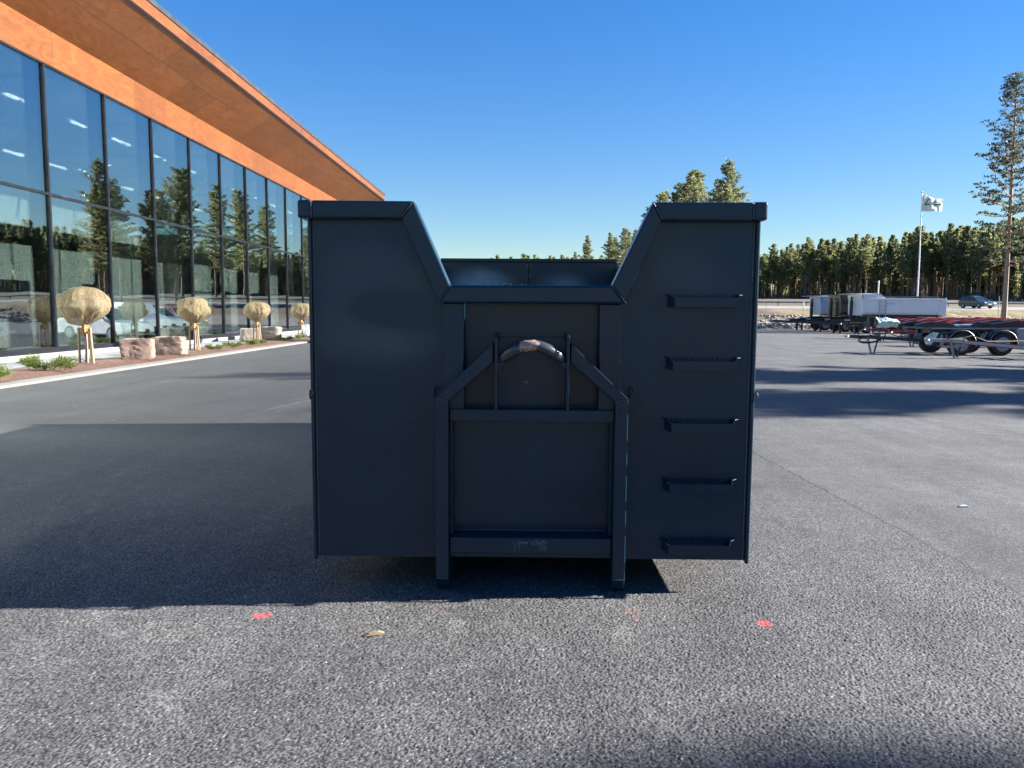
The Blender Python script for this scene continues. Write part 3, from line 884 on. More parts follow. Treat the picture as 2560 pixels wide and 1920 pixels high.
# step rungs
def rung(zt):
    m = MB()
    xa, xb = .814, 1.156
    n = 17
    top = []
    for i in range(n * 4 + 1):
        x = xa + (xb - xa) * i / (n * 4)
        top.append((x, zt + .0055 * max(0, math.sin(i / 4 * 2 * math.pi))))
    m.prism([(xa, zt - .049), (xb, zt - .049)] + top[::-1], 'y', 4.185, 4.190)
    return m
for zt in (1.661, 1.318, .976, .638, .290):
    st = cp(rung(zt), "ladder_step")
    for s, x0, x1, xe in ((-1, .814, .793, .780), (1, 1.156, 1.176, 1.202)):
        m = MB()
        m.add([(x0 - .0025, 4.1905, zt - .049), (x0 + .0025, 4.1905, zt - .049), (x0 + .0025, 4.1905, zt), (x0 - .0025, 4.1905, zt),
               (x1 - .0025, 4.279, zt - .049), (x1 + .0025, 4.279, zt - .049), (x1 + .0025, 4.279, zt + .012), (x1 - .0025, 4.279, zt + .012)],
              [(0, 1, 2, 3), (7, 6, 5, 4), (0, 4, 5, 1), (1, 5, 6, 2), (2, 6, 7, 3), (3, 7, 4, 0)])
        cp(m, "side_cheek", M['paint'], st)
        m = MB()
        m.prism([(x1 - s * .006, 4.225), (xe, 4.262), (xe + s * .004, 4.279), (x1 - s * .02, 4.279)], 'z', zt + .013, zt + .019)
        cp(m, "step_ear", M['paint'], st, bevel=.002)
    m = MB()
    for i in range(11):
        x = .835 + .27 * i / 10
        m.prism([(x - .008, zt + .004), (x + .008, zt + .004), (x, zt + .017)], 'y', 4.268, 4.2785)
    m.box(.80, 1.15, 4.268, 4.279, zt - .03, zt + .0035)
    cp(m, "grip_strip", M['paint'], st)
# weld beads
def bead(p, q, r=.004, step=.012, seed=0):
    p, q = Vector(p), Vector(q); n = max(3, int((q - p).length / step)); rr = random.Random(seed)
    pts, rs = [], []
    for i in range(n + 1):
        c = p.lerp(q, i / n)
        pts.append((c.x + rr.uniform(-1, 1) * .0012, c.y, c.z + rr.uniform(-1, 1) * .001)); rs.append(r * rr.uniform(.65, 1.25))
    return MB().tube(pts, rs, 6)
for i, (p, q, r_) in enumerate([((-1.163, 4.278, .19), (-1.163, 4.278, 2.07), .0045), ((1.252, 4.278, .19), (1.252, 4.278, 2.07), .0055),
                            ((-1.15, 4.279, 1.328), (-.46, 4.279, 1.330), .0022), ((-.325, 4.343, 1.15), (-.325, 4.343, 1.60), .004), ((.409, 4.343, 1.15), (.409, 4.343, 1.60), .004),
                            ((-.40, 4.343, .34), (-.40, 4.343, .95), .004), ((.491, 4.343, .34), (.491, 4.343, .95), .004), ((-.39, 4.343, .325), (.48, 4.343, .325), .004),
                            ((-.137, 4.317, 1.06), (-.137, 4.317, 1.42), .004), ((.229, 4.317, 1.06), (.229, 4.317, 1.42), .004), ((-.39, 4.30, 1.048), (.48, 4.30, 1.048), .004),
                            ((-1.1515, 4.199, 2.082), (-1.1515, 4.199, 2.172), .004), ((1.2245, 4.199, 2.082), (1.2245, 4.199, 2.172), .0035),
                            ((-.601, 4.199, 2.168), (-.665, 4.199, 2.082), .003), ((-.404, 4.199, 1.72), (-.465, 4.199, 1.63), .003), ((.475, 4.199, 1.722), (.552, 4.199, 1.632), .003), ((.689, 4.199, 2.165), (.738, 4.199, 2.079), .004),
                            ((-.482, 4.169, 1.110), (-.411, 4.169, 1.092), .003), ((.573, 4.169, 1.110), (.502, 4.169, 1.092), .003)]):
    cp(bead(p, q, r_, .010 if r_ > .003 else .03, i), "weld_bead", M['weld'], smooth=True)
# bare stretches of the right upright's weld catch the light
for za, zb in ((1.585, 1.622), (1.43, 1.53), (1.29, 1.40), (1.12, 1.25)):
    cp(bead((.5335, 4.262, za), (.5335, 4.262, zb), .0042, .02, int(za * 100)), "weld_bead", M['weld'], smooth=True)
# net hooks
for x, y, z in ((-.497, 4.262, 1.14), (.592, 4.262, 1.14), (1.270, 4.250, 1.12), (-1.186, 4.250, 1.12)):
    pth = [(x, y + .014, z - .03), (x, y - .01, z - .028), (x, y - .022, z - .005), (x + .002, y - .022, z + .018), (x + .010, y - .02, z + .026), (x + .018, y - .018, z + .018), (x + .019, y - .018, z + .0)]
    cp(MB().tube(pth, .0048, 8), "net_hook", M['black'], smooth=True)
# rear doors, hung behind the rear edge and a little taller than the rims
for xa, xb in ((-1.155, .054), (.068, 1.275)):
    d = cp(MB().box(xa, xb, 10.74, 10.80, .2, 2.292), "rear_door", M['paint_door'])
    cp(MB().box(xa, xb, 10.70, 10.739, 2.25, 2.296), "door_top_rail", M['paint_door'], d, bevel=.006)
cp(MB().box(.03, .092, 10.801, 10.82, .2, 2.27), "gap_backing", M['black'])  # black strip added behind the door gap to keep the sky out
for x in (-1.18, 1.292):
    cp(MB().box(x - .04, x + .04, 10.722, 10.80, .1, 2.2), "rear_post")
for x, z, s_ in ((.045, 2.17, .055), (.078, 2.20, .03), (.078, 2.045, .05), (.03, 2.02, .02)):
    cp(MB().box(x - .004, x + .004, 10.728, 10.7385, z, z + s_), "paint_chip", M['scuff'])
# chalk strokes on the inside of the left door
def chalk(strokes, x0, z0, s_):
    m = MB()
    for (a, b, c, d) in strokes:
        m.bar((x0 + a * s_, 10.735, z0 + b * s_), (x0 + c * s_, 10.735, z0 + d * s_), .006, .006)
    return m
sg = [(0, 0, .02, 1), (.45, 0, .45, .95), (1.1, 0, 1.15, .75), (1.15, .75, 1.5, .5), (1.5, .5, 1.45, 0),
      (2.5, .62, 3.1, .66), (2.5, .62, 2.45, .3), (2.45, .3, 2.95, .2), (2.95, .2, 2.5, 0), (3.35, .4, 3.6, .7), (3.6, .7, 3.58, 0), (5.0, 0, 5.05, .55), (5.05, .55, 5.3, .5), (5.7, 0, 5.72, .6)]
cp(chalk(sg, -.52, 1.895, .095), "chalk_writing", M['chalk'])
# two paint ticks and the scraped sticker on the cross bars
for x in (.007, .021):
    cp(MB().box(x - .003, x + .003, 4.313, 4.3178, 1.178, 1.194), "paint_tick", M['scuff'])
m = MB()
rr = random.Random(3)
for i in range(150):
    u = rr.random(); x = -.052 + .19 * u
    edge = .5 + .5 * math.cos(u * math.pi * 2)
    if rr.random() > .25 + .75 * edge * (1 if u > .3 else .6): continue
    z = .240 + .058 * rr.random() if u > .75 or u < .22 else .275 + .024 * rr.random()
    m.box(x, x + rr.uniform(.001, .003), 4.2135, 4.2148, z, z + rr.uniform(.004, .014))
cp(m, "sticker_residue", M['scuff'])

# ------------------------------------------------------------------ planting along the hall
def wrapped_tree(x, y, s, seed, label, loose=False):
    rr = random.Random(seed)
    t = thing("wrapped_tree", label, "tree", (x, y, .07), 0, "burlap wrapped young trees in the bark bed")
    t.scale = (s, s, s)
    H0, H1, RX = 1.02, 2.08, .62
    ph = [rr.random() * 6.28 for _ in range(6)]
    m = MB(); nu, nv = 72, 30
    for j in range(nv + 1):
        u = j / nv
        if u < .86:
            # rounded crown, widest at two thirds height, narrowing into the knot
            a = u / .86
            z = H1 - (H1 - H0) * a
            rad = RX * ((1 - (1 - a / .5) ** 2.3) ** (1 / 2.3) if a < .5 else 1 - .92 * ((a - .5) / .5) ** 1.7)
        else:
            a = (u - .86) / .14
            z = H0 - .16 * a
            rad = RX * (.09 + .10 * a)
        for k in range(nu):
            th = 2 * math.pi * k / nu
            fold = math.sin(11 * th + ph[0] + 1.4 * math.sin(3 * th + ph[1])) * .5 + math.sin(23 * th + ph[2]) * .3
            fk = .015 + .13 * max(0, (u - .25)) ** .9 * (1 if u < .84 else 2)
            lump = mnoise.noise(Vector((math.cos(th) * 1.6 + seed, math.sin(th) * 1.6, z * 2.2)))
            lump2 = mnoise.noise(Vector((math.cos(th) * 6 + seed, math.sin(th) * 6, z * 7)))
            r2 = max(.01, rad * (1 + fk * fold + .21 * lump + .075 * lump2))
            zz = z + (.07 * lump * (1 - abs(2 * min(1, u) - 1))) + .012 * fold * (u < .3)
            if loose and u > .5 and u < .85:
                zz -= .16 * max(0, math.cos(th - 3.5)) ** 3 * (1 - abs(u - .68) / .2)
            m.v.append((r2 * math.cos(th), r2 * math.sin(th), zz))
    m.f = [(j * nu + k, j * nu + (k + 1) % nu, (j + 1) * nu + (k + 1) % nu, (j + 1) * nu + k) for j in range(nv) for k in range(nu)]
    m.build("burlap_cover", M['burlap'], t, smooth=True)
    kn = MB()
    kn.sphere((.04, -.06, H0 - .06), .085, 14, 10, lambda d, th, a: 1 + .25 * math.sin(5 * a + 2) * math.sin(th) + .15 * math.sin(9 * th), (1, 1, 1.6))
    kn.sphere((-.03, -.07, H0 - .14), .06, 12, 8, lambda d, th, a: 1 + .3 * math.sin(4 * a) * math.sin(th), (1, 1, 1.9))
    kn.build("burlap_knot", M['burlap_tie'], t, smooth=True)
    MB().bar((-.17, -.09, .93), (.14, -.10, .84), .012, .07).build("tie_strap", M['burlap_tie'], t)
    tr = MB().tube([(0, 0, -.05), (.01, 0, .5), (0, .01, 1.0), (0, 0, 1.35)], [.045, .04, .036, .025], 10)
    for i in range(26):
        a = rr.random() * 6.28; l = rr.uniform(.3, .52); e = rr.uniform(-.1, .9)
        z0 = rr.uniform(1.12, 1.35)
        d = Vector((math.cos(a) * math.cos(e), math.sin(a) * math.cos(e), math.sin(e)))
        p0 = Vector((0, 0, z0)); p1 = p0 + d * l * .6; p2 = p0 + d * l + Vector((0, 0, .05))
        if (p2 - Vector((0, 0, 1.55))).length < .52:
            tr.tube([p0, p1, p2], [.012, .008, .004], 5)
    tr.build("trunk", M['twig'], t, smooth=True)
    for sx, sy, lean in ((-.16, -.06, .01), (.21, -.05, -.06), (.04, .18, -.03)):
        MB().cyl((sx, sy, -.05), (sx + lean, sy * .9, .98), .034, 10, .033).build("stake", M['stake'], t, smooth=True)
wrapped_tree(-11.83, 20.62, 1.0, 1, "nearest and largest burlap wrapped tree, loose sagging netting, three wooden stakes", True)
wrapped_tree(-11.86, 27.55, .92, 4, "second burlap wrapped tree, beyond the pair of pink granite blocks")
wrapped_tree(-11.8, 33.9, .88, 9, "third burlap wrapped tree, in front of the grey boulders")
wrapped_tree(-11.9, 41.0, .88, 13, "farthest burlap wrapped tree, right beside the dark container")
def boulder(name, label, loc, size, rz, seed, m, group):
    b = bmesh.new()
    bmesh.ops.create_cube(b, size=1.)
    bmesh.ops.subdivide_edges(b, edges=b.edges[:], cuts=15, use_grid_fill=True)
    for v in b.verts:
        p = v.co.copy()
        k = 1 - .07 * max(0, (abs(p.x) * 2) ** 9 * (abs(p.z) * 2) ** 9) - .05 * (abs(p.x) * 2 * abs(p.y) * 2) ** 8
        n1 = mnoise.noise(p * 2.1 + Vector((seed, 0, 0))); n2 = mnoise.noise(p * 7 + Vector((0, seed, 0)))
        q = p * k * (1 + .10 * n1 + .05 * abs(n2) + .05 * abs(mnoise.noise(p * 4 + Vector((seed, 3, 0)))) * (1.6 if p.x < -.45 or p.y < -.45 else .3))
        q.x += .10 * (p.z - .5) * (p.x < 0) * -1 * (seed % 4 == 2)
        v.co = Vector((q.x * size[0], q.y * size[1], (q.z + .5) * size[2]))
    me = bpy.data.meshes.new(name); b.to_mesh(me); b.free()
    me.materials.append(m); me.shade_smooth()
    try: me.set_sharp_from_angle(angle=R(14))
    except Exception: pass
    o = bpy.data.objects.new(name, me); COL.objects.link(o)
    o.location = loc; o.rotation_euler = (0, 0, rz)
    return tag(o, label, "boulder", group)
boulder("granite_block", "larger pink granite block on the bark bed beside the nearest wrapped tree", (-11.52, 22.75, .05), (.92, .8, .62), .35, 2, M['granite'], "granite blocks in the bark bed")
boulder("granite_block", "smaller pink granite block with sloping left face, right of the larger one", (-11.55, 24.9, .05), (.95, .75, .60), .2, 6, M['granite'], "granite blocks in the bark bed")
boulder("granite_block", "darker grey boulder behind the third wrapped tree, left of its pale neighbour", (-12.75, 35.6, .04), (.75, .8, .62), .5, 11, M['granite_grey'], "grey boulders behind the third wrapped tree")
boulder("granite_block", "pale boulder behind the third wrapped tree, right of a darker one", (-12.65, 37.6, .04), (1.4, .9, .66), .1, 17, M['granite_grey'], "grey boulders behind the third wrapped tree")
def shrub_mesh(seed, n=2600):
    rr = random.Random(seed); m = MB()
    heads = [(rr.uniform(-.75, .75), rr.uniform(-.35, .35), rr.uniform(.12, .36)) for _ in range(16)]
    for i in range(n):
        h = heads[i % 16]; base = Vector((h[0] * .4, h[1] * .4, 0)); tip = Vector(h)
        c = base.lerp(tip, .35 + .65 * rr.random() ** .6) + Vector((rr.gauss(0, .07), rr.gauss(0, .07), abs(rr.gauss(0, .05))))
        d = (tip - base).normalized() + Vector((rr.gauss(0, .5), rr.gauss(0, .5), rr.gauss(.3, .4))); d.normalize()
        s_ = d.cross(Vector((rr.gauss(0, 1), rr.gauss(0, 1), rr.gauss(0, 1)))).normalized() * .010
        e = c + d * rr.uniform(.06, .11)
        m.add([c - s_, c + s_, e], [(0, 1, 2)])
    return m
sh = [shrub_mesh(k) for k in (1, 2)]
def shrub(x, y, s, k, rz, label, group):
    t = thing("dwarf_pine", label, "shrub", (x, y, .06), rz, group)
    t.scale = (s, s, s)
    sh[k].build("foliage", M['shrub'], t)
    st = MB()
    for i in range(6):
        a = i * 1.05; st.tube([(0, 0, -.04), (.2 * math.cos(a), .12 * math.sin(a), .08), (.4 * math.cos(a), .2 * math.sin(a), .2)], [.016, .012, .006], 6)
    st.build("stem", M['twig'], t)
shrub(-11.4, 18.3, .9, 0, .3, "spreading light green dwarf pine left of the nearest wrapped tree", "dwarf pines in the bark bed")
shrub(-10.95, 15.25, .8, 1, 1.1, "light green dwarf pine at the left edge of the picture", "dwarf pines in the bark bed")
for i, (px, X, Y) in enumerate(((525, -11.4, 28.2), (558, -11.35, 29.9), (596, -11.35, 32.0), (627, -11.4, 33.1), (677, -11.45, 36.6), (706, -11.4, 39.0), (727, -11.35, 41.2), (752, -11.5, 43.6))):
    lab = ["first small green shrub right of the second wrapped tree", "second small green shrub right of the second wrapped tree", "small green shrub midway between second and third wrapped trees",
           "small green shrub just left of the third wrapped tree", "small green shrub just right of the third wrapped tree", "small green shrub midway between third and last wrapped trees",
           "small green shrub just left of the last wrapped tree", "small green shrub at the foot of the last wrapped tree"][i]
    shrub(X, Y, .50 + .05 * (i % 3), i % 2, i * .9, lab, "small shrubs along the bark bed")

# ------------------------------------------------------------------ pines
def pine_meshes(seed, H, cbf, RX, dens=1., slim=.0, leafs=13, lsize=.20, dead=6, lean=.0, conic=.8):
    rr = random.Random(seed)
    tr, cr = MB(), MB()
    npt = 9
    bx = [rr.gauss(0, .0022) * H for _ in range(3)]
    def cx(t): return lean * H * t + bx[0] * math.sin(3 * t) + bx[1] * math.sin(6 * t + 1), bx[2] * math.sin(4 * t)
    r0 = .0095 * H
    tr.tube([(cx(i / npt)[0], cx(i / npt)[1], H * i / npt - .3 * (i == 0)) for i in range(npt + 1)], [r0 * (1.25 if i == 0 else (1 - i / npt) ** .75 + .06) for i in range(npt + 1)], 8)
    def tuft(c, rad, n):
        for _ in range(n):
            d = Vector((rr.gauss(0, 1), rr.gauss(0, 1), rr.gauss(.35, .8))).normalized()
            p = c + Vector((d.x * rad, d.y * rad, d.z * rad * .42)) * rr.random() ** .5
            a = (d + Vector((0, 0, .7))).normalized()
            b = a.cross(Vector((rr.gauss(0, 1), rr.gauss(0, 1), rr.gauss(0, 1)))).normalized()
            l = lsize * rr.uniform(.7, 1.4); w_ = l * .34
            cr.add([p - b * w_, p + b * w_, p + a * l + b * w_ * .3, p + a * l - b * w_ * .3], [(0, 1, 2, 3)])
    z = H * cbf
    ang = rr.random() * 6.28
    while z < H * .985:
        t = min(1., max(0., (z / H - cbf) / (1 - cbf)))
        L = RX * ((1 - t) ** conic * (.42 + .58 * min(1, t / .22)) + .05) * rr.uniform(.75, 1.15)
        nb = rr.choice((3, 4, 4, 5))
        for k in range(nb):
            ang += 6.283 / nb + rr.uniform(-.5, .5)
            l = L * rr.uniform(.55, 1.15)
            if rr.random() < .10: l *= 1.25
            el = R(-4 + 48 * t ** 1.2 + rr.uniform(-9, 12))
            d = Vector((math.cos(ang) * math.cos(el), math.sin(ang) * math.cos(el), math.sin(el)))
            p0 = Vector((*cx(z / H), z)); p1 = p0 + d * l * .55; p2 = p0 + d * l + Vector((0, 0, l * .13))
            br = .012 + .012 * l
            tr.tube([p0, p1, p2], [br, br * .65, br * .25], 5, cap=False)
            nt_ = max(2, int(l * 3.4 * dens))
            for q in range(nt_):
                u = .30 + .72 * (q + rr.random()) / nt_
                c = p0.lerp(p1, u / .55) if u < .55 else p1.lerp(p2, (u - .55) / .45)
                side = Vector((-math.sin(ang), math.cos(ang), 0)) * rr.gauss(0, .20) * l * (1.15 - u * .6)
                c = c + side + Vector((0, 0, rr.uniform(.0, .18)))
                tuft(c, rr.uniform(.20, .38), leafs)
        z += H * rr.uniform(.024, .042) * (1.15 - .45 * t)
    tuft(Vector((*cx(1), H - .15)), .25, leafs)
    for i in range(dead):
        zz = H * rr.uniform(cbf * .55, cbf); a = rr.random() * 6.28; l = rr.uniform(.5, 1.7)
        p0 = Vector((*cx(zz / H), zz)); d = Vector((math.cos(a), math.sin(a), rr.uniform(-.3, .2)))
        tr.tube([p0, p0 + d * l * .5, p0 + d * l + Vector((0, 0, -.12))], [.025, .016, .006], 4, cap=False)
    return tr, cr
def pine_proto(*a, nm='needles', **k):
    tr, cr = pine_meshes(*a, **k)
    o = bpy.data.objects.new("pine_tree", None); COL.objects.link(o)
    tr.build("trunk", M['bark'], o, smooth=True); cr.build("crown", M[nm], o)
    return o
used = set()
def put(proto, loc, rz, s, label, group, cat="tree", name=None):
    o = proto if proto.name not in used else copy_tree(proto)
    used.add(proto.name)
    place(o, loc, rz, s, label, group); o["category"] = cat
    return o
# the tall solitary pine at the right edge, open crown from low down
solo = pine_proto(21, 22.6, .235, 3.7, .88, leafs=20, lsize=.16, dead=14, lean=-.012, conic=.5, nm='needles_dark')
put(solo, (46.1, 75, 1.25), .4, 1., "tall open crowned lone pine at the right edge, in front of the road", None)
# trees of three kinds for the rows
row = [pine_proto(31, 21., .33, 4.2, 1.15, leafs=24, lsize=.20, conic=.62), pine_proto(32, 20., .40, 3.6, 1.1, leafs=24, lsize=.20, conic=.5), pine_proto(33, 19., .28, 3.3, 1.15, leafs=24, lsize=.20, conic=.75)]
rowpos = [(25.9, 100, .875, 0), (25.4, 103, .80, 1), (18.9, 99.5, .76, 2), (28.0, 104, .78, 1), (17.1, 97, .70, 1), (24.9, 97, .80, 2), (16.2, 100, .62, 2),
          (25.5, 121, 1.0, 1), (28.2, 129, 1.02, 0), (24.8, 138, .98, 2), (29.0, 146, 1.04, 1), (27.2, 155, 1., 0), (30.5, 164, 1.02, 2), (27.6, 173, 1., 1), (31.5, 181, 1.0, 0),
          (16.5, 205, .86, 2), (21.9, 200, .88, 2), (25.3, 198, .84, 0), (27.2, 203, .90, 2), (24.1, 207, .80, 1), (13.8, 212, .66, 2), (29.8, 210, .9, 1)]
for i, (x, y, s, k) in enumerate(rowpos):
    hidden = 7 <= i <= 14
    lab = ("tall pine just above the container's right top rim" if i < 7 else "tall pine behind the container, mirrored in the glass hall" if hidden else "distant pine top seen through the notch of the container")
    put(row[k], (x, y, ground_z(y) - .1), i * 1.3, s, lab, "pines above the right rim" if i < 7 else "pines mirrored in the glass" if hidden else "pines seen through the notch")
# trees beside the yard on the right: they throw the long shadows
for i, (x, y, s, k) in enumerate([(40, 22.6, .90, 0), (44, 23.0, .95, 2), (42, 17.2, .88, 1), (47.5, 17.5, .95, 0), (49, 23.6, 1.0, 1), (52, 18.3, 1.02, 2), (47.0, 6.1, .915, 1)]):
    put(row[k], (x, y, .03), i * 2.1, s, "pine on the verge right of the yard casting long shadows", "pines on the right verge")
# the forest beyond the road
fp = [pine_proto(41, 19.5, .42, 3.3, 1.1, leafs=9, lsize=.36, conic=.95), pine_proto(42, 20., .48, 3.0, 1.1, leafs=9, lsize=.36, conic=.75), pine_proto(43, 19., .36, 3.1, 1.1, leafs=9, lsize=.36, conic=1.15), pine_proto(44, 20.5, .54, 3.1, 1.1, leafs=9, lsize=.36, conic=.7)]
line = [(128, 135), (119, 178), (113, 205), (101, 248), (95, 310), (60, 345), (-60, 375)]
def online(u):
    L = [math.dist(a, b) for a, b in zip(line, line[1:])]; d = u * sum(L)
    for (a, b), l in zip(zip(line, line[1:]), L):
        if d <= l: return a[0] + (b[0] - a[0]) * d / l, a[1] + (b[1] - a[1]) * d / l
        d -= l
    return line[-1]
fr = random.Random(5)
names = ["pine of the forest edge with a broad even crown", "pine of the forest edge with a rounded high crown", "pine of the forest edge with a pointed crown", "pine of the forest edge with a long bare trunk"]
for i in range(250):
    u = fr.random() ** 1.05 * .84
    x, y = online(u)
    dep = fr.random() ** 1.3 * 22
    k = fr.choice((0, 1, 2, 3))
    x += dep * .85 + fr.gauss(0, 1.2); y += dep * .5 + fr.gauss(0, 1.2)
    put(fp[k], (x, y, terrain_h(x, y) - .2), fr.random() * 6.28, fr.uniform(.80, 1.06), names[k] + ", beyond the road", "forest pines beyond the road, " + ["broad", "rounded", "pointed", "bare trunked"][k])
# deeper wood as one mass
tm, cm = MB(), MB()
bases = [pine_meshes(60 + q, 19.5, .5, 2.5, .55, leafs=5, lsize=.55, dead=0) for q in range(3)]
bases += [pine_meshes(80 + q, 9.5, .06, 2.2, .45, leafs=5, lsize=.7, dead=0, conic=.9) for q in range(2)]
arr = [(np.array(a.v), a.f, np.array(b.v), b.f) for a, b in bases]
for i in range(900):
    x, y = online(fr.random() * .9); dep = 9 + fr.random() * 70 if i < 620 else 45 + fr.random() * 45
    x += dep * .85 + fr.gauss(0, 2); y += dep * .5 + fr.gauss(0, 2)
    tv, tf, cv, cf = arr[fr.choice((0, 1, 2, 0, 1, 2, 3, 4)) if i < 620 else 3 + i % 2]; s = fr.uniform(.9, 1.1); a = fr.random() * 6.28
    Rm = np.array([[math.cos(a), -math.sin(a), 0], [math.sin(a), math.cos(a), 0], [0, 0, 1]]) * s
    o = np.array((x, y, terrain_h(x, y)))
    tm.add(tv @ Rm.T + o, tf); cm.add(cv @ Rm.T + o, cf)
nt0 = len(tm.v); nf0 = len(tm.f)
tm.add(cm.v, cm.f)
o = tm.build("forest", M['bark'])
o.data.materials.append(M['needles'])
mi = np.zeros(len(o.data.polygons), dtype=np.int32); mi[nf0:] = 1
o.data.polygons.foreach_set("material_index", mi)
tag(o, "dense pine wood behind the forest edge beyond the road", "forest", None, "stuff")
# leafless brush at the foot of the forest
m = MB()
for i in range(5200):
    u = fr.random() * .72; x, y = online(u)
    x += fr.gauss(-3, 2.5); y += fr.gauss(-2, 2.5)
    if fr.random() < .3 and u < .35: continue
    z = terrain_h(x, y); h = fr.uniform(.8, 2.6)
    a = Vector((fr.gauss(0, .3), fr.gauss(0, .3), 1)).normalized() * h
    m.add([(x - .05, y, z), (x + .05, y, z), (x + a.x + .02, y + a.y, z + a.z), (x + a.x - .02, y + a.y, z + a.z)], [(0, 1, 2, 3)])
tag(m.build("brushwood", M['brush']), "bare brown brushwood along the foot of the forest", "undergrowth", None, "stuff")

# ------------------------------------------------------------------ road furniture
gr = thing("guardrail", "long grey steel guardrail along the far side of the road", "guardrail", (0, 110.2, 2.4))
m = MB()
prof = [(0, .42), (-.05, .48), (0, .55), (-.05, .62), (0, .70), (.03, .70), (.03, .42)]
m.prism(prof, 'x', -150, 260)
m.build("rail_beam", M['zinc'], gr)
for x in range(16, 100, 4):
    MB().box(x - .05, x + .05, .035, .10, -.4, .66).build("guardrail_post", M['zinc'], gr)
t = thing("flagpole", "tall white flagpole behind the white tipper trailer", "flagpole", (40.3, 80, .6))
MB().tube([(0, 0, 0), (0, 0, 6), (-.10, 0, 13.05)], [.085, .07, .045], 14).build("pole", M['whitepaint'], t, smooth=True)
MB().sphere((-.10, 0, 13.12), .09, 12, 8).build("finial", M['silver'], t, smooth=True)
MB().lathe([(.2, 0), (.2, .04), (.11, .06), (.1, .2)], (0, 0, 0)).build("base_sleeve", M['silver'], t, smooth=True)
# the flag, with its printed mark laid on both faces
def fpt(u, v, o=0.):
    """u 0..1 along the fly, v 0..1 from foot to head"""
    sag = -.75 * u ** .8 * (v ** 1.3) + .42 * max(0, (u - .55)) * v
    x = 2.28 * u * (1 - .05 * v) - .12 * (u > .8) * (u - .8) * (1 - v) * 5
    y = .30 * u + .15 * math.sin(9 * u + 2.2 * v) * u ** .6 + .07 * math.sin(17 * u - 5 * v) * u + o
    z = v * 1.78 + sag - .03 * math.sin(6 * u) * (1 - v)
    return (x, y, z)
nu, nv = 48, 24
m = MB()
for sgn in (-.006, .006):
    m.add([fpt(i / nu, j / nv, sgn) for j in range(nv + 1) for i in range(nu + 1)], [(j * (nu + 1) + i, j * (nu + 1) + i + 1, (j + 1) * (nu + 1) + i + 1, (j + 1) * (nu + 1) + i) for j in range(nv) for i in range(nu)])
fl = thing("flag", "white flag with green swoosh and dark lettering flying on the flagpole", "flag", (40.3, 80, 11.85))
m.build("flag_cloth", M['flag'], fl, off=(.03, 0, 0), smooth=True)
def decal(name, quads, mm):
    m = MB()
    for sgn in (-.014, .014):
        for (a, b, c, d) in quads:
            n = 12
            for i in range(n):
                def L(p, q, t): return (p[0] + (q[0] - p[0]) * t, p[1] + (q[1] - p[1]) * t)
                A, B = L(a, b, i / n), L(a, b, (i + 1) / n); D, C_ = L(d, c, i / n), L(d, c, (i + 1) / n)
                m.add([fpt(*A, sgn), fpt(*B, sgn), fpt(*C_, sgn), fpt(*D, sgn)], [(0, 1, 2, 3)])
    m.build(name, mm, fl, off=(.03, 0, 0))
decal("printed_swoosh", [((.09, .35), (.95, .46), (.95, .56), (.16, .46)), ((.09, .35), (.27, .84), (.29, .84), (.22, .43))], M['flaggreen'])
def stroke(a, b, w_): return ((a[0] - w_, a[1]), (b[0] - w_, b[1]), (b[0] + w_, b[1]), (a[0] + w_, a[1]))
decal("printed_lettering", [stroke((.31, .72), (.35, .92), .012), stroke((.35, .92), (.40, .74), .012), stroke((.40, .74), (.45, .96), .010),
                            stroke((.47, .72), (.51, .86), .010), stroke((.53, .72), (.57, .88), .010), stroke((.59, .70), (.63, .86), .010), stroke((.66, .68), (.70, .84), .010), stroke((.73, .70), (.77, .85), .010),
                            ((.46, .70), (.85, .63), (.85, .66), (.46, .745))], M['flagdark'])
def pole(name, label, cat, loc, h, r_, m1, cap=None, group=None):
    t = thing(name, label, cat, loc, 0, group)
    MB().cyl((0, 0, 0), (0, 0, h), r_, 10).build("shaft", m1, t, smooth=True)
    if cap: MB().lathe([(r_ * 1.4, 0), (r_ * 1.5, .1), (r_ * 1.3, cap), (0, cap + .03)], (0, 0, h - cap), n=10).build("cap", M['whitepaint'], t, smooth=True)
pole("marker_pole", "thin grey pole with white top on the rubble bank left of the trailers", "pole", (28.75, 80, .7), 1.95, .035, M['zinc'], .6)
pole("marker_pole", "thin bare wire pole at the foot of the bank beside the container", "pole", (23.2, 74.5, .2), 2.2, .02, M['zinc'])
pole("bollard_light", "short white post lamp standing behind the white tipper trailer", "lamp post", (37.2, 82, .9), 3.95, .07, M['whitepaint'], .2)
pole("marker_pole", "thin grey stake just left of the lone pine trunk", "pole", (46.2, 76, 1.3), 1.95, .03, M['zinc'])
# loose stones on the bank
m = MB()
rr = random.Random(11)
for i in range(900):
    x = rr.uniform(15, 60) if rr.random() < .5 else rr.uniform(18, 36); y = 71.5 + 14 * rr.random() ** 1.6
    r_ = rr.uniform(.06, .22) * (1.6 if rr.random() < .12 else 1)
    m.sphere((x, y, terrain_h(x, y) + r_ * .25), r_, 6, 4, lambda d, th, a: 1 + .35 * mnoise.noise(d * 2 + Vector((x, y, 0))), (1.2, 1, .75))
tag(m.build("rubble", M['rubble']), "pale loose rubble stones along the foot of the bank", "stones", None, "stuff")

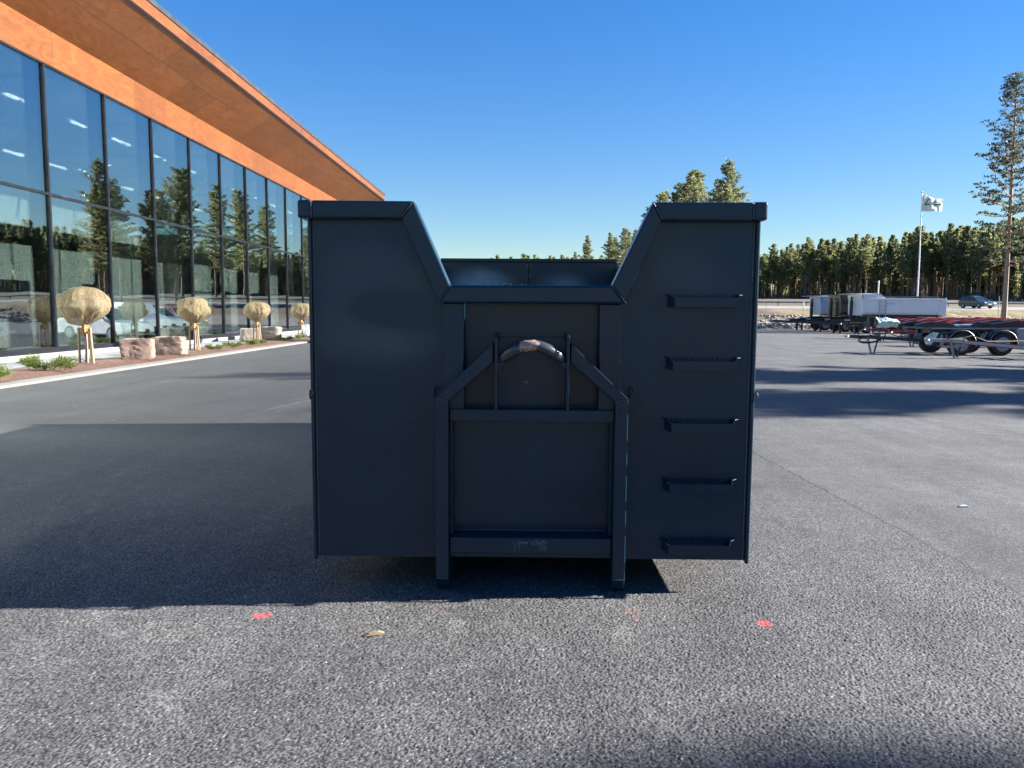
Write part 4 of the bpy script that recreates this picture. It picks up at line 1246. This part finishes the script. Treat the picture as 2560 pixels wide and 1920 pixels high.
# ------------------------------------------------------------------ trailers
def wheel_parts(t, c, r_=.43, w_=.34, side=-1, rimm=None):
    """tyre on the side facing -Y when side = -1; c is the hub centre"""
    x, y, z = c
    wl = MB().lathe([(r_ * .60, -w_ / 2), (r_ * .93, -w_ / 2), (r_, -w_ / 2 + .05), (r_, w_ / 2 - .05), (r_ * .93, w_ / 2), (r_ * .60, w_ / 2)], c, 'y', 32).build("wheel", M['rubber'], t, smooth=True)
    yo = y + side * (w_ / 2 + .004)
    rim = MB().lathe([(0, .10 * -side), (r_ * .22, .10 * -side), (r_ * .26, .02 * -side), (r_ * .36, .06 * -side), (r_ * .52, .05 * -side), (r_ * .57, -.005 * -side), (r_ * .62, 0)], (x, yo, z), 'y', 32)
    rim.build("rim", rimm or M['rimsteel'], wl, smooth=True)
    nb = MB()
    for k in range(8):
        a = k * math.pi / 4
        nb.cyl((x + r_ * .38 * math.cos(a), yo + side * .0, z + r_ * .38 * math.sin(a)), (x + r_ * .38 * math.cos(a), yo - side * .05, z + r_ * .38 * math.sin(a)), r_ * .045, 8)
    nb.cyl((x, yo - side * .1, z), (x, yo + side * .02, z), r_ * .14, 12)
    nb.build("hub_nuts", M['black'], wl)
def mudguard(t, c, r_=.51, w_=.40, side=-1):
    m = MB(); n = 18
    for i in range(n + 1):
        a = R(-12) + R(204) * i / n
        for yy in (-w_ / 2, w_ / 2):
            for rr_ in (r_, r_ + .018):
                m.v.append((c[0] + rr_ * math.cos(a), c[1] + yy, c[2] + rr_ * math.sin(a)))
    for i in range(n):
        b = i * 4
        m.f += [(b, b + 2, b + 6, b + 4), (b + 1, b + 5, b + 7, b + 3), (b, b + 4, b + 5, b + 1), (b + 2, b + 3, b + 7, b + 6)]
    m.f += [(0, 1, 3, 2), (n * 4, n * 4 + 2, n * 4 + 3, n * 4 + 1)]
    g_ = m.build("mudguard", M['blacktrail'], t, smooth=True)
    # pale trim line along the outer edge
    pts = [(c[0] + (r_ + .01) * math.cos(R(-12) + R(204) * i / 24), c[1] + side * (w_ / 2 + .008), c[2] + (r_ + .01) * math.sin(R(-12) + R(204) * i / 24)) for i in range(25)]
    MB().tube(pts, .011, 6).build("edge_trim", M['silver'], g_, smooth=True)
def hook_trailer(label, loc, main, sub, beam, draw, group, L=6.6, tipx=-2.9, tipz=.66, toolbox=True, ring=None, rz=0., box_end=True, wheels=(.75, 2.28, 5.2), zend=.50, dh=.13, core=None):
    """a hook lift trailer along +X: origin on the ground under the front of its frame; drawbar towards -X"""
    t = thing("hook_lift_trailer", label, "trailer", loc, rz, group)
    m = MB()
    for s in (-1, 1):
        m.box(-.1, L, s * .48 - .07, s * .48 + .07, .80, .98)
    for x in (.0, 1.5, 3.0, 4.6, L - .2): m.box(x, x + .12, -.41, .41, .82, .94)
    m.build("frame", main, t, bevel=.01)
    m = MB()
    for s in (-1, 1): m.box(-.35, L + .1, s * 1.02 - .045, s * 1.02 + .045, .97, 1.06)
    m.box(-.38, -.28, -1.06, 1.06, .97, 1.06); m.box(L, L + .1, -.97, .97, .975, 1.055)
    sb = m.build("side_beam", main, t, bevel=.008)
    m = MB()
    for s in (-1, 1): m.box(-.35, L + .1, s * 1.067 - .001, s * 1.067 + .006, .985, 1.025)
    m.build("edge_strip", beam, sb)
    m = MB()
    for s in (-1, 1):
        m.prism([(-.75, 1.06), (.55, 1.062), (.9, 1.062), (.55, 1.20), (-.15, 1.26), (-.7, 1.15)], 'y', s * .62 - .09, s * .62 + .09)
        m.prism([(1.3, 1.062), (4.9, 1.062), (4.7, 1.22), (3.1, 1.32), (2.2, 1.20), (1.6, 1.26)], 'y', s * .62 - .07, s * .62 + .07)
    m.box(-.2, .1, -.53, .53, 1.07, 1.15); m.box(3.0, 3.25, -.55, .55, 1.08, 1.18)
    m.build("tipping_frame", sub, t, bevel=.012)
    MB().cyl((1.1, 0, 1.08), (3.2, 0, 1.15), .07, 12).build("hydraulic_ram", M['silver'], t, smooth=True)
    d = MB()
    tp = Vector((tipx, 0, tipz))
    for s in (-1, 1): d.bar(tp + Vector((.55, s * .06, -.02)), (.35, s * .42, zend), .09, dh)
    d.bar(tp, tp + Vector((.75, 0, -.03)), .11, .12)
    db = d.build("drawbar", draw, t, bevel=.01)
    if core:
        d = MB()
        for s in (-1, 1): d.bar(tp + Vector((.55, s * .06, -.02)), (.35, s * .42, zend), .07, dh + .05)
        d.build("drawbar_flange", core, db)
    MB().tube([tp + Vector((-.13 + .07 * math.cos(a * .5236), .07 * math.sin(a * .5236), 0)) for a in range(12)], .025, 8, closed=True).build("towing_eye", M['silver'], t, smooth=True)
    MB().bar(tp + Vector((.62, -.10, .05)), (tp.x + .78, -.14, .02), .07, .07).build("support_leg", M['bluegrey'], t)
    MB().bar(tp + Vector((1.15, .10, -.02)), (tp.x + 1.02, .12, .02), .05, .05).build("support_leg", M['black'], t)
    MB().box(tp.x + .66, tp.x + .90, -.26, -.02, 0, .02).build("foot_plate", M['silver'], t)
    # brake and hydraulic hoses looped over the drawbar
    hm = M['tan_hose'] if ring == 'tan' else M['hose']
    for k, (ra, rb) in enumerate(((.46, .15), (.42, .11))):
        pts = [(tp.x + .72 + ra * math.cos(a * .3), -.16 - .03 * k, tp.z - .10 + rb * math.sin(a * .3) + .05 * math.cos(a * .3)) for a in range(21)]
        MB().tube(pts, .018, 8, closed=True).build("coiled_hose", hm, t, smooth=True)
    MB().tube([(tp.x + .95, -.1, tp.z + .05), (tp.x + 1.35, -.16, tp.z + .16), (tp.x + 1.9, -.14, tp.z - .04), (.1, -.2, .66)], .016, 8).build("brake_hose", hm, t, smooth=True)
    if toolbox:
        b = MB().prism([(-.30, .33), (.62, .30), (.62, .84), (-.02, .84), (-.30, .62)], 'y', -1.05, -.70).build("valve_box", M['black'], t, bevel=.01)
        MB().prism([(-.33, .40), (-.30, .40), (-.06, .82), (-.10, .85), (-.40, .62)], 'y', -1.08, -.68).build("front_shield", M['polycarb'], b)
        MB().box(-.1, .6, -1.09, -1.055, .33, .36).build("lower_bar", M['silver'], b)
        for x in (.02, .22, .44): MB().box(x, x + .07, -1.075, -1.053, .45, .76).build("valve", M['silver'], b)
        MB().cyl((1.15, -.95, .52), (1.15, -.55, .52), .17, 16).build("air_tank", M['bluegrey'], t, smooth=True)
    for x in wheels:
        for s in (-1, 1):
            wheel_parts(t, (x, s * 1.02, .43), side=s)
            mudguard(t, (x, s * 1.02, .43), side=s)
        MB().cyl((x, -.9, .43), (x, .9, .43), .06, 10).build("axle", M['black'], t, smooth=True)
        br = MB()
        for s in (-1, 1):
            br.bar((x - .62, s * .9, .62), (x - .46, s * .95, .86), .03, .03); br.bar((x - .72, s * .9, .60), (x - .58, s * .95, .84), .03, .03)
        br.build("guard_bracket", M['silver'], t)
    if box_end:
        MB().box(2.85, 3.6, -1.14, -.99, .40, 1.03).build("side_locker", M['alu'], t, bevel=.015)
        MB().box(2.82, 3.63, -1.16, -.97, .90, 1.0).build("locker_lid", M['alu'], t)
    MB().box(L + .1, L + .16, -1.1, 1.1, .45, .62).build("rear_bumper", M['black'], t)
    for s in (-1, 1): MB().box(L + .161, L + .18, s * .95 - .12, s * .95 + .12, .48, .6).build("tail_light", M['orange'], t)
    for x in (1.95, 4.0): MB().box(x, x + .09, -.562, -.55, .86, .91).build("side_marker", M['orange'], t)
    return t
GT = "hook lift trailers parked on the yard"
hook_trailer("nearest dark trailer with two wheels in view and black drawbar towards the container", (15.55, 30.1, 0), M['blacktrail'], M['blacktrail'], M['silver'], M['blacktrail'], GT)
hook_trailer("red trailer at the right edge, its red and silver drawbar crossing the near wheels", (18.95, 27.2, 0), M['red'], M['red'], M['silver'], M['alu'], GT, L=6., tipx=-4.7, tipz=.64, ring='tan', toolbox=False, wheels=(2.4, 4.0), box_end=False, zend=.24, dh=.10, core=M['red'])
hook_trailer("red trailer standing directly behind the nearest dark trailer", (20.3, 36.6, 0), M['blacktrail'], M['red'], M['bluegrey'], M['red'], GT, toolbox=False, wheels=(1.2, 2.8, 5.2))
hook_trailer("second red trailer behind the dark trailer, its red drawbar left of the first", (21.6, 42.0, 0), M['red'], M['red'], M['bluegrey'], M['red'], GT, toolbox=False, wheels=(1.0, 2.6, 5.2), tipx=-3.1)
hook_trailer("red and grey trailer with a brown drawbar in front of the white tipper", (23.4, 47.6, 0), M['red'], M['red'], M['bluegrey'], M['brownbeam'], GT, toolbox=False, wheels=(1.0, 2.6, 5.2), tipx=-3.9, tipz=.86, zend=.86, dh=.28)
hook_trailer("rearmost red trailer of the row, nearest the grassy bank at the right", (27.8, 52.5, 0), M['red'], M['red'], M['silver'], M['red'], GT, toolbox=False, wheels=(1.0, 2.6, 5.2))
t = thing("plastic_sheet", "crumpled pale blue plastic sheet over the trailer drawbar", "sheet", (20.95, 46.2, 0))
m = MB(); n = 14
for i in range(n + 1):
    for j in range(n + 1):
        u, v = i / n, j / n
        m.v.append((-.15 + 1.25 * u + .06 * mnoise.noise(Vector((u * 4, v * 4, 1))), -.25 + .35 * math.sin(math.pi * v) * -1 + .14 * mnoise.noise(Vector((u * 5, v * 5, 4))), .70 + .62 * v + .10 * mnoise.noise(Vector((u * 3, v * 3, 8))) - .12 * u * v))
m.f = [(i * (n + 1) + j, i * (n + 1) + j + 1, (i + 1) * (n + 1) + j + 1, (i + 1) * (n + 1) + j) for i in range(n) for j in range(n)]
o = m.build("sheet_cloth", M['polycarb'], t); sm = o.modifiers.new("thick", 'SOLIDIFY'); sm.thickness = .012
MB().box(-.5, -.15, -.2, .2, .75, 1.35).build("pump_unit", M['black'], t, bevel=.03)
MB().cyl((-.32, 0, .02), (-.32, 0, .76), .05, 10).build("stand", M['bluegrey'], t)

def tipper(label, loc, body, L, group, ram=True, lettering=False, cover=True):
    """tipping trailer along +X, front wall towards -X; origin on the ground at the front near corner's middle"""
    t = thing("tipper_trailer", label, "trailer", loc, 0, group)
    W, z0, z1 = 1.25, 1.42, 2.62
    m = MB()
    prof = [(-W, z0 + .16), (-W + .16, z0), (W - .16, z0), (W, z0 + .16), (W, z1), (W - .05, z1), (W - .05, z0 + .2), (W - .2, z0 + .05), (-W + .2, z0 + .05), (-W + .05, z0 + .2), (-W + .05, z1), (-W, z1)]
    m.prism(prof, 'x', .1, L)
    hop = m.build("hopper", body, t, bevel=.01)
    MB().prism([(-W + .002, z0 + .1), (-W + .16, z0 - .08), (W - .16, z0 - .08), (W - .002, z0 + .1), (W - .002, z1 - .002), (-W + .002, z1 - .002)], 'x', 0, .098).build("front_wall", body, hop, bevel=.01)
    # raised shoulder and protective visor above the front wall
    for s in (-1, 1):
        MB().prism([(0, z1 + .002), (1.75, z1 + .002), (1.35, z1 + .32), (0, z1 + .32)], 'y', s * (W - .03) - .03, s * (W - .03) + .03).build("shoulder_plate", body, hop)
    MB().box(-.05, .06, -W, W, z1 + .001, z1 + .3).build("head_board", body, hop)
    MB().prism([(-.75, z1 + .33), (1.3, z1 + .36), (1.3, z1 + .39), (-.75, z1 + .36)], 'y', -W, W).build("visor", body, hop)
    for s in (-1, 1):
        MB().box(.2, L + .02, s * (W + .04) - .04, s * (W + .04) + .04, z1 - .14, z1 + .02).build("top_rail", body, hop, bevel=.015)
    MB().box(.0, .16, -W - .05, -W, z0 + .1, z1 - .142).build("front_pillar", body, hop)
    MB().prism([(L - .55, z0 + .05), (L + .06, z0 - .1), (L + .06, z1 + .12), (L - .25, z1 - .142), (L - .33, z1 - .5)], 'y', -W - .06, -W - .001).build("rear_pillar", body, hop)
    MB().prism([(L - .55, z0 + .05), (L + .06, z0 - .1), (L + .06, z1 + .12), (L - .25, z1 - .142), (L - .33, z1 - .5)], 'y', W + .001, W + .06).build("rear_pillar", body, hop)
    MB().box(L + .001, L + .05, -W, W, z0 + .06, z1).build("tailgate", body, hop)
    for i in range(3):
        MB().box(.1 + i * .38, .14 + i * .38, -W - .03, -W - .001, z1 - .0, z1 + .22).build("visor_rib", body, hop)
    # underside skirt
    MB().box(.9, L - .4, -W + .12, W - .12, z0 - .17, z0 - .004).build("hopper_frame", M['blacktrail'], hop)
    if cover:
        MB().cyl((1.4, -W + .12, z1 + .11), (L - .4, -W + .12, z1 + .10), .065, 12).build("rolled_tarpaulin", M['black'], t, smooth=True)
    la = MB()
    for x in (1.28, 1.72): la.box(x - .022, x + .022, -W - .10, -W - .07, z0 - .28, z1 - .15)
    for i in range(4): la.box(1.302, 1.698, -W - .095, -W - .075, z0 - .27 + i * .29, z0 - .235 + i * .29)
    la.build("ladder", M['alu'], t)
    if lettering:
        d = MB().box(1.82, 1.90, -W - .006, -W - .001, z1 - .42, z1 - .36)
        for i in range(9):
            d.box(1.93 + i * .055, 1.965 + i * .055, -W - .006, -W - .001, z1 - .415, z1 - .385 + .012 * (i % 3))
        d.build("lettering", M['flaggreen'], hop)
    # chassis with sloping drawbar, ram and wheels
    m = MB()
    for s in (-1, 1):
        m.prism([(-2.0, .62), (-.2, .58), (1.6, .72), (L - .3, .95), (L - .3, 1.22), (.2, 1.22), (-2.0, .94)], 'y', s * .45 - .05, s * .45 + .05)
    m.box(-.2, .0, -.39, .39, .78, 1.1); m.box(L - .5, L - .35, -.39, .39, .97, 1.17)
    m.build("chassis", M['blacktrail'], t, bevel=.01)
    d = MB()
    for s in (-1, 1): d.bar((-3.6, s * .05, .78), (-1.9, s * .44, .74), .09, .2)
    d.bar((-3.95, 0, .78), (-3.2, 0, .78), .11, .12)
    d.build("drawbar", M['blacktrail'], t, bevel=.01)
    MB().tube([(-4.07 + .07 * math.cos(a * .5236), .07 * math.sin(a * .5236), .78) for a in range(12)], .025, 8, closed=True).build("towing_eye", M['silver'], t)
    pts = [(-3.2 + .42 * math.cos(a * .3), -.14, .66 + .14 * math.sin(a * .3)) for a in range(21)]
    MB().tube(pts, .02, 8, closed=True).build("coiled_hose", M['hose'], t, smooth=True)
    for s in (-1, 1):
        MB().box(-1.35, -1.22, s * .6 - .06, s * .6 + .06, 0, .72).build("support_leg", M['black'], t)
    MB().box(-.95, -.55, -.62, -.30, .92, 1.06).build("valve_block", M['alu'], t)
    if ram:
        r_ = MB()
        r_.cyl((-.30, 0, .7), (-.26, 0, 2.45), .13, 14); r_.cyl((-.27, 0, 2.45), (-.25, 0, 2.75), .09, 14)
        r_.build("tipping_ram", M['black'], t, smooth=True)
        MB().box(-.38, -.12, -.22, .22, .62, .8).build("ram_foot", M['silver'], t)
    for x in (.55, L - 2.6, L - 1.25):
        for s in (-1, 1):
            wheel_parts(t, (x, s * 1.03, .46), r_=.46, side=s)
        MB().cyl((x, -.9, .46), (x, .9, .46), .07, 10).build("axle", M['black'], t)
    MB().box(1.3, 3.3, -1.12, -.95, .55, .95).build("side_guard", M['alu'], t)
    return t
GP = "tipper trailers parked side by side at the bank"
tipper("white tipper trailer, nearest of the three, with ladder and small lettering", (25.2, 59.3, 0), M['tipwhite'], 6.15, GP, True, True)
tipper("black tipper trailer between the white and the light grey one", (25.4, 63.7, 0), M['tipblack'], 6.9, GP)
tipper("light grey tipper trailer, farthest left behind the black one", (25.5, 68.2, 0), M['tipgrey'], 6.7, GP)

# ------------------------------------------------------------------ cars
def car(label, loc, rz, paint, van=False, group=None):
    t = thing("van" if van else "car", label, "van" if van else "car", loc, rz, group)
    W = .92
    if van:
        low = [(-2.4, .35), (2.35, .35), (2.42, .6), (2.38, .95), (2.1, 1.1), (1.35, 1.28), (-2.42, 1.28), (-2.45, .6)]
        cab = [(1.38, 1.28), (.75, 1.88), (-2.2, 1.95), (-2.4, 1.8), (-2.42, 1.28)]; cabw = (W - .02, W - .16)
    else:
        low = [(-2.15, .30), (2.10, .28), (2.25, .42), (2.24, .66), (2.05, .84), (1.05, 1.00), (-1.95, 1.05), (-2.22, .95), (-2.27, .5)]
        cab = [(1.12, .99), (.30, 1.52), (-.5, 1.62), (-1.55, 1.54), (-2.12, 1.02)]; cabw = (W - .06, W - .24)
    m = MB(); n = len(low)
    # body side bulges outwards at the waist
    for y, k in ((-W, .97), (-W * .72, 1.0), (W * .72, 1.0), (W, .97)):
        for x, z in low: m.v.append((x * (k if abs(y) == W else 1), y, z))
    m.f = [tuple(range(n)), tuple(3 * n + i for i in range(n - 1, -1, -1))] + [(j * n + i, j * n + (i + 1) % n, (j + 1) * n + (i + 1) % n, (j + 1) * n + i) for j in range(3) for i in range(n)]
    body = m.build("body", paint, t, bevel=.05, seg=3)
    zb = min(z for x, z in cab); zt = max(z for x, z in cab)
    m = MB(); n = len(cab)
    for s in (-1, 1):
        for x, z in cab:
            f = (z - zb) / (zt - zb); m.v.append((x, s * (cabw[0] * (1 - f) + cabw[1] * f), z - .03 * (z == zb)))
    m.f = [tuple(range(n)), tuple(n + i for i in range(n - 1, -1, -1))] + [(i, (i + 1) % n, n + (i + 1) % n, n + i) for i in range(n)]
    m.build("windows" if not van else "cargo_body", M['carglass'] if not van else paint, t, bevel=.03)
    if van:
        MB().prism([(1.28, 1.33), (.78, 1.80), (.74, 1.80), (1.22, 1.33)], 'y', -.72, .72).build("windscreen", M['carglass'], t)
        for s in (-1, 1): MB().box(.15, .95, s * .86 - .02, s * .86 + .02, 1.32, 1.68).build("side_window", M['carglass'], t)
    else:
        m = MB()
        m.prism([(.30, 1.52), (-.5, 1.625), (-1.55, 1.545), (-1.62, 1.575), (-.5, 1.655), (.34, 1.55)], 'y', -.66, .66); m.build("roof", paint, t, bevel=.02)
        for s in (-1, 1):
            for (a, b) in (((1.12, .99), (.30, 1.52)), ((-.35, 1.02), (-.42, 1.6)), ((-2.08, 1.02), (-1.55, 1.54))):
                MB().bar((a[0], s * .87, a[1]), (b[0], s * .685, b[1]), .07, .06).build("pillar", paint, t)
            MB().sphere((.85, s * 1.0, 1.06), .11, 10, 6, None, (.8, 1, .7)).build("wing_mirror", paint, t, smooth=True)
    hz = .70 if not van else .82
    for s in (-1, 1):
        MB().sphere((2.12 if not van else 2.25, s * .66, hz), .15, 12, 8, None, (.75, 1.35, .6)).build("headlight", M['headlight'], t, smooth=True)
        MB().box(-2.28 if not van else -2.47, -2.15, s * .72 - .14, s * .72 + .14, .84, .98).build("tail_light", M['carred'], t)
    MB().box(2.18 if not van else 2.33, 2.262 if not van else 2.43, -.55, .55, .40, .58).build("grille", M['cardark'], t, bevel=.02)
    MB().box(2.262 if not van else 2.43, 2.275 if not van else 2.445, -.26, .26, .46, .57).build("number_plate", M['plate'], t)
    MB().box(-2.0, 2.0, -.93, .93, .26, .36).build("sill_cladding", M['cardark'], t, bevel=.02)
    for x in (-1.35, 1.38):
        for s in (-1, 1):
            MB().lathe([(.39, -.02), (.39, .10), (0, .10)], (x, s * .85 - .04, .36), 'y', 24).build("wheel_arch", M['cardark'], t)
            wl = MB().lathe([(.2, -.11), (.32, -.11), (.345, -.07), (.345, .07), (.32, .11), (.2, .11)], (x, s * .83, .345), 'y', 24).build("wheel", M['rubber'], t, smooth=True)
            MB().lathe([(0, s * .09), (.06, s * .10), (.16, s * .08), (.225, s * .118)], (x, s * .83, .345), 'y', 24).build("rim", M['rimsteel'], wl, smooth=True)
    return t
car("blue grey hatchback driving on the road in front of the guardrail", (60.4, 104.2, 2.205), R(-78), M['carteal'])
GC = "cars parked behind the container, mirrored in the glass"
car("white car behind the container, mirrored left of the van", (-12.5 + 4, 37.5, 0), R(200), M['carwhite'], False, GC)
car("white van parked behind the container, mirrored in the glass", (-6.6, 43.5, 0), R(205), M['carwhite'], True, GC)
car("white saloon behind the container, mirrored right of the van", (-5.2, 49.5, 0), R(205), M['carwhite'], False, GC)
car("red car behind the container, mirrored in the glass beside the white saloon", (-4.2, 55, 0), R(205), M['carred'], False, GC)

# ------------------------------------------------------------------ small things on the asphalt
def chip(label, loc, rz, L, cat="wood chip", m_=M['woodchip']):
    m = MB()
    m.prism([(-L / 2, 0), (-L / 4, .010), (L / 5, .014), (L / 2, .004), (L / 3, .0)], 'y', -.012, .012)
    o = m.build("wood_chip", m_); o.location = loc; o.rotation_euler = (0, 0, rz)
    tag(o, label, cat)
chip("flat pale splinter of wood on the asphalt before the left skid foot", (-.72, 3.61, .010), .35, .10)
chip("small white scrap on the pale asphalt lane right of the seam", (3.62, 6.25, .004), .1, .10, "scrap", M['chalk'])
chip("thin white strip lying near the right picture edge before the trailers", (15.6, 25.1, .004), .0, .55, "scrap", M['chalk'])
m = MB()
for i in range(520):
    d = 2.0 + 14 * rr.random() ** 1.8; a = rr.uniform(-.68, .68); x, y = d * math.sin(a), d * math.cos(a)
    if abs(x) < 1.4 and 4.0 < y < 11: continue
    r_ = rr.uniform(.0022, .0055)
    m.sphere((x, y, r_ * .6), r_, 5, 3, None, (rr.uniform(.8, 1.5), rr.uniform(.8, 1.5), .8))
tag(m.build("grit", M['grit']), "loose pale grit scattered over the asphalt", "grit", None, "stuff")
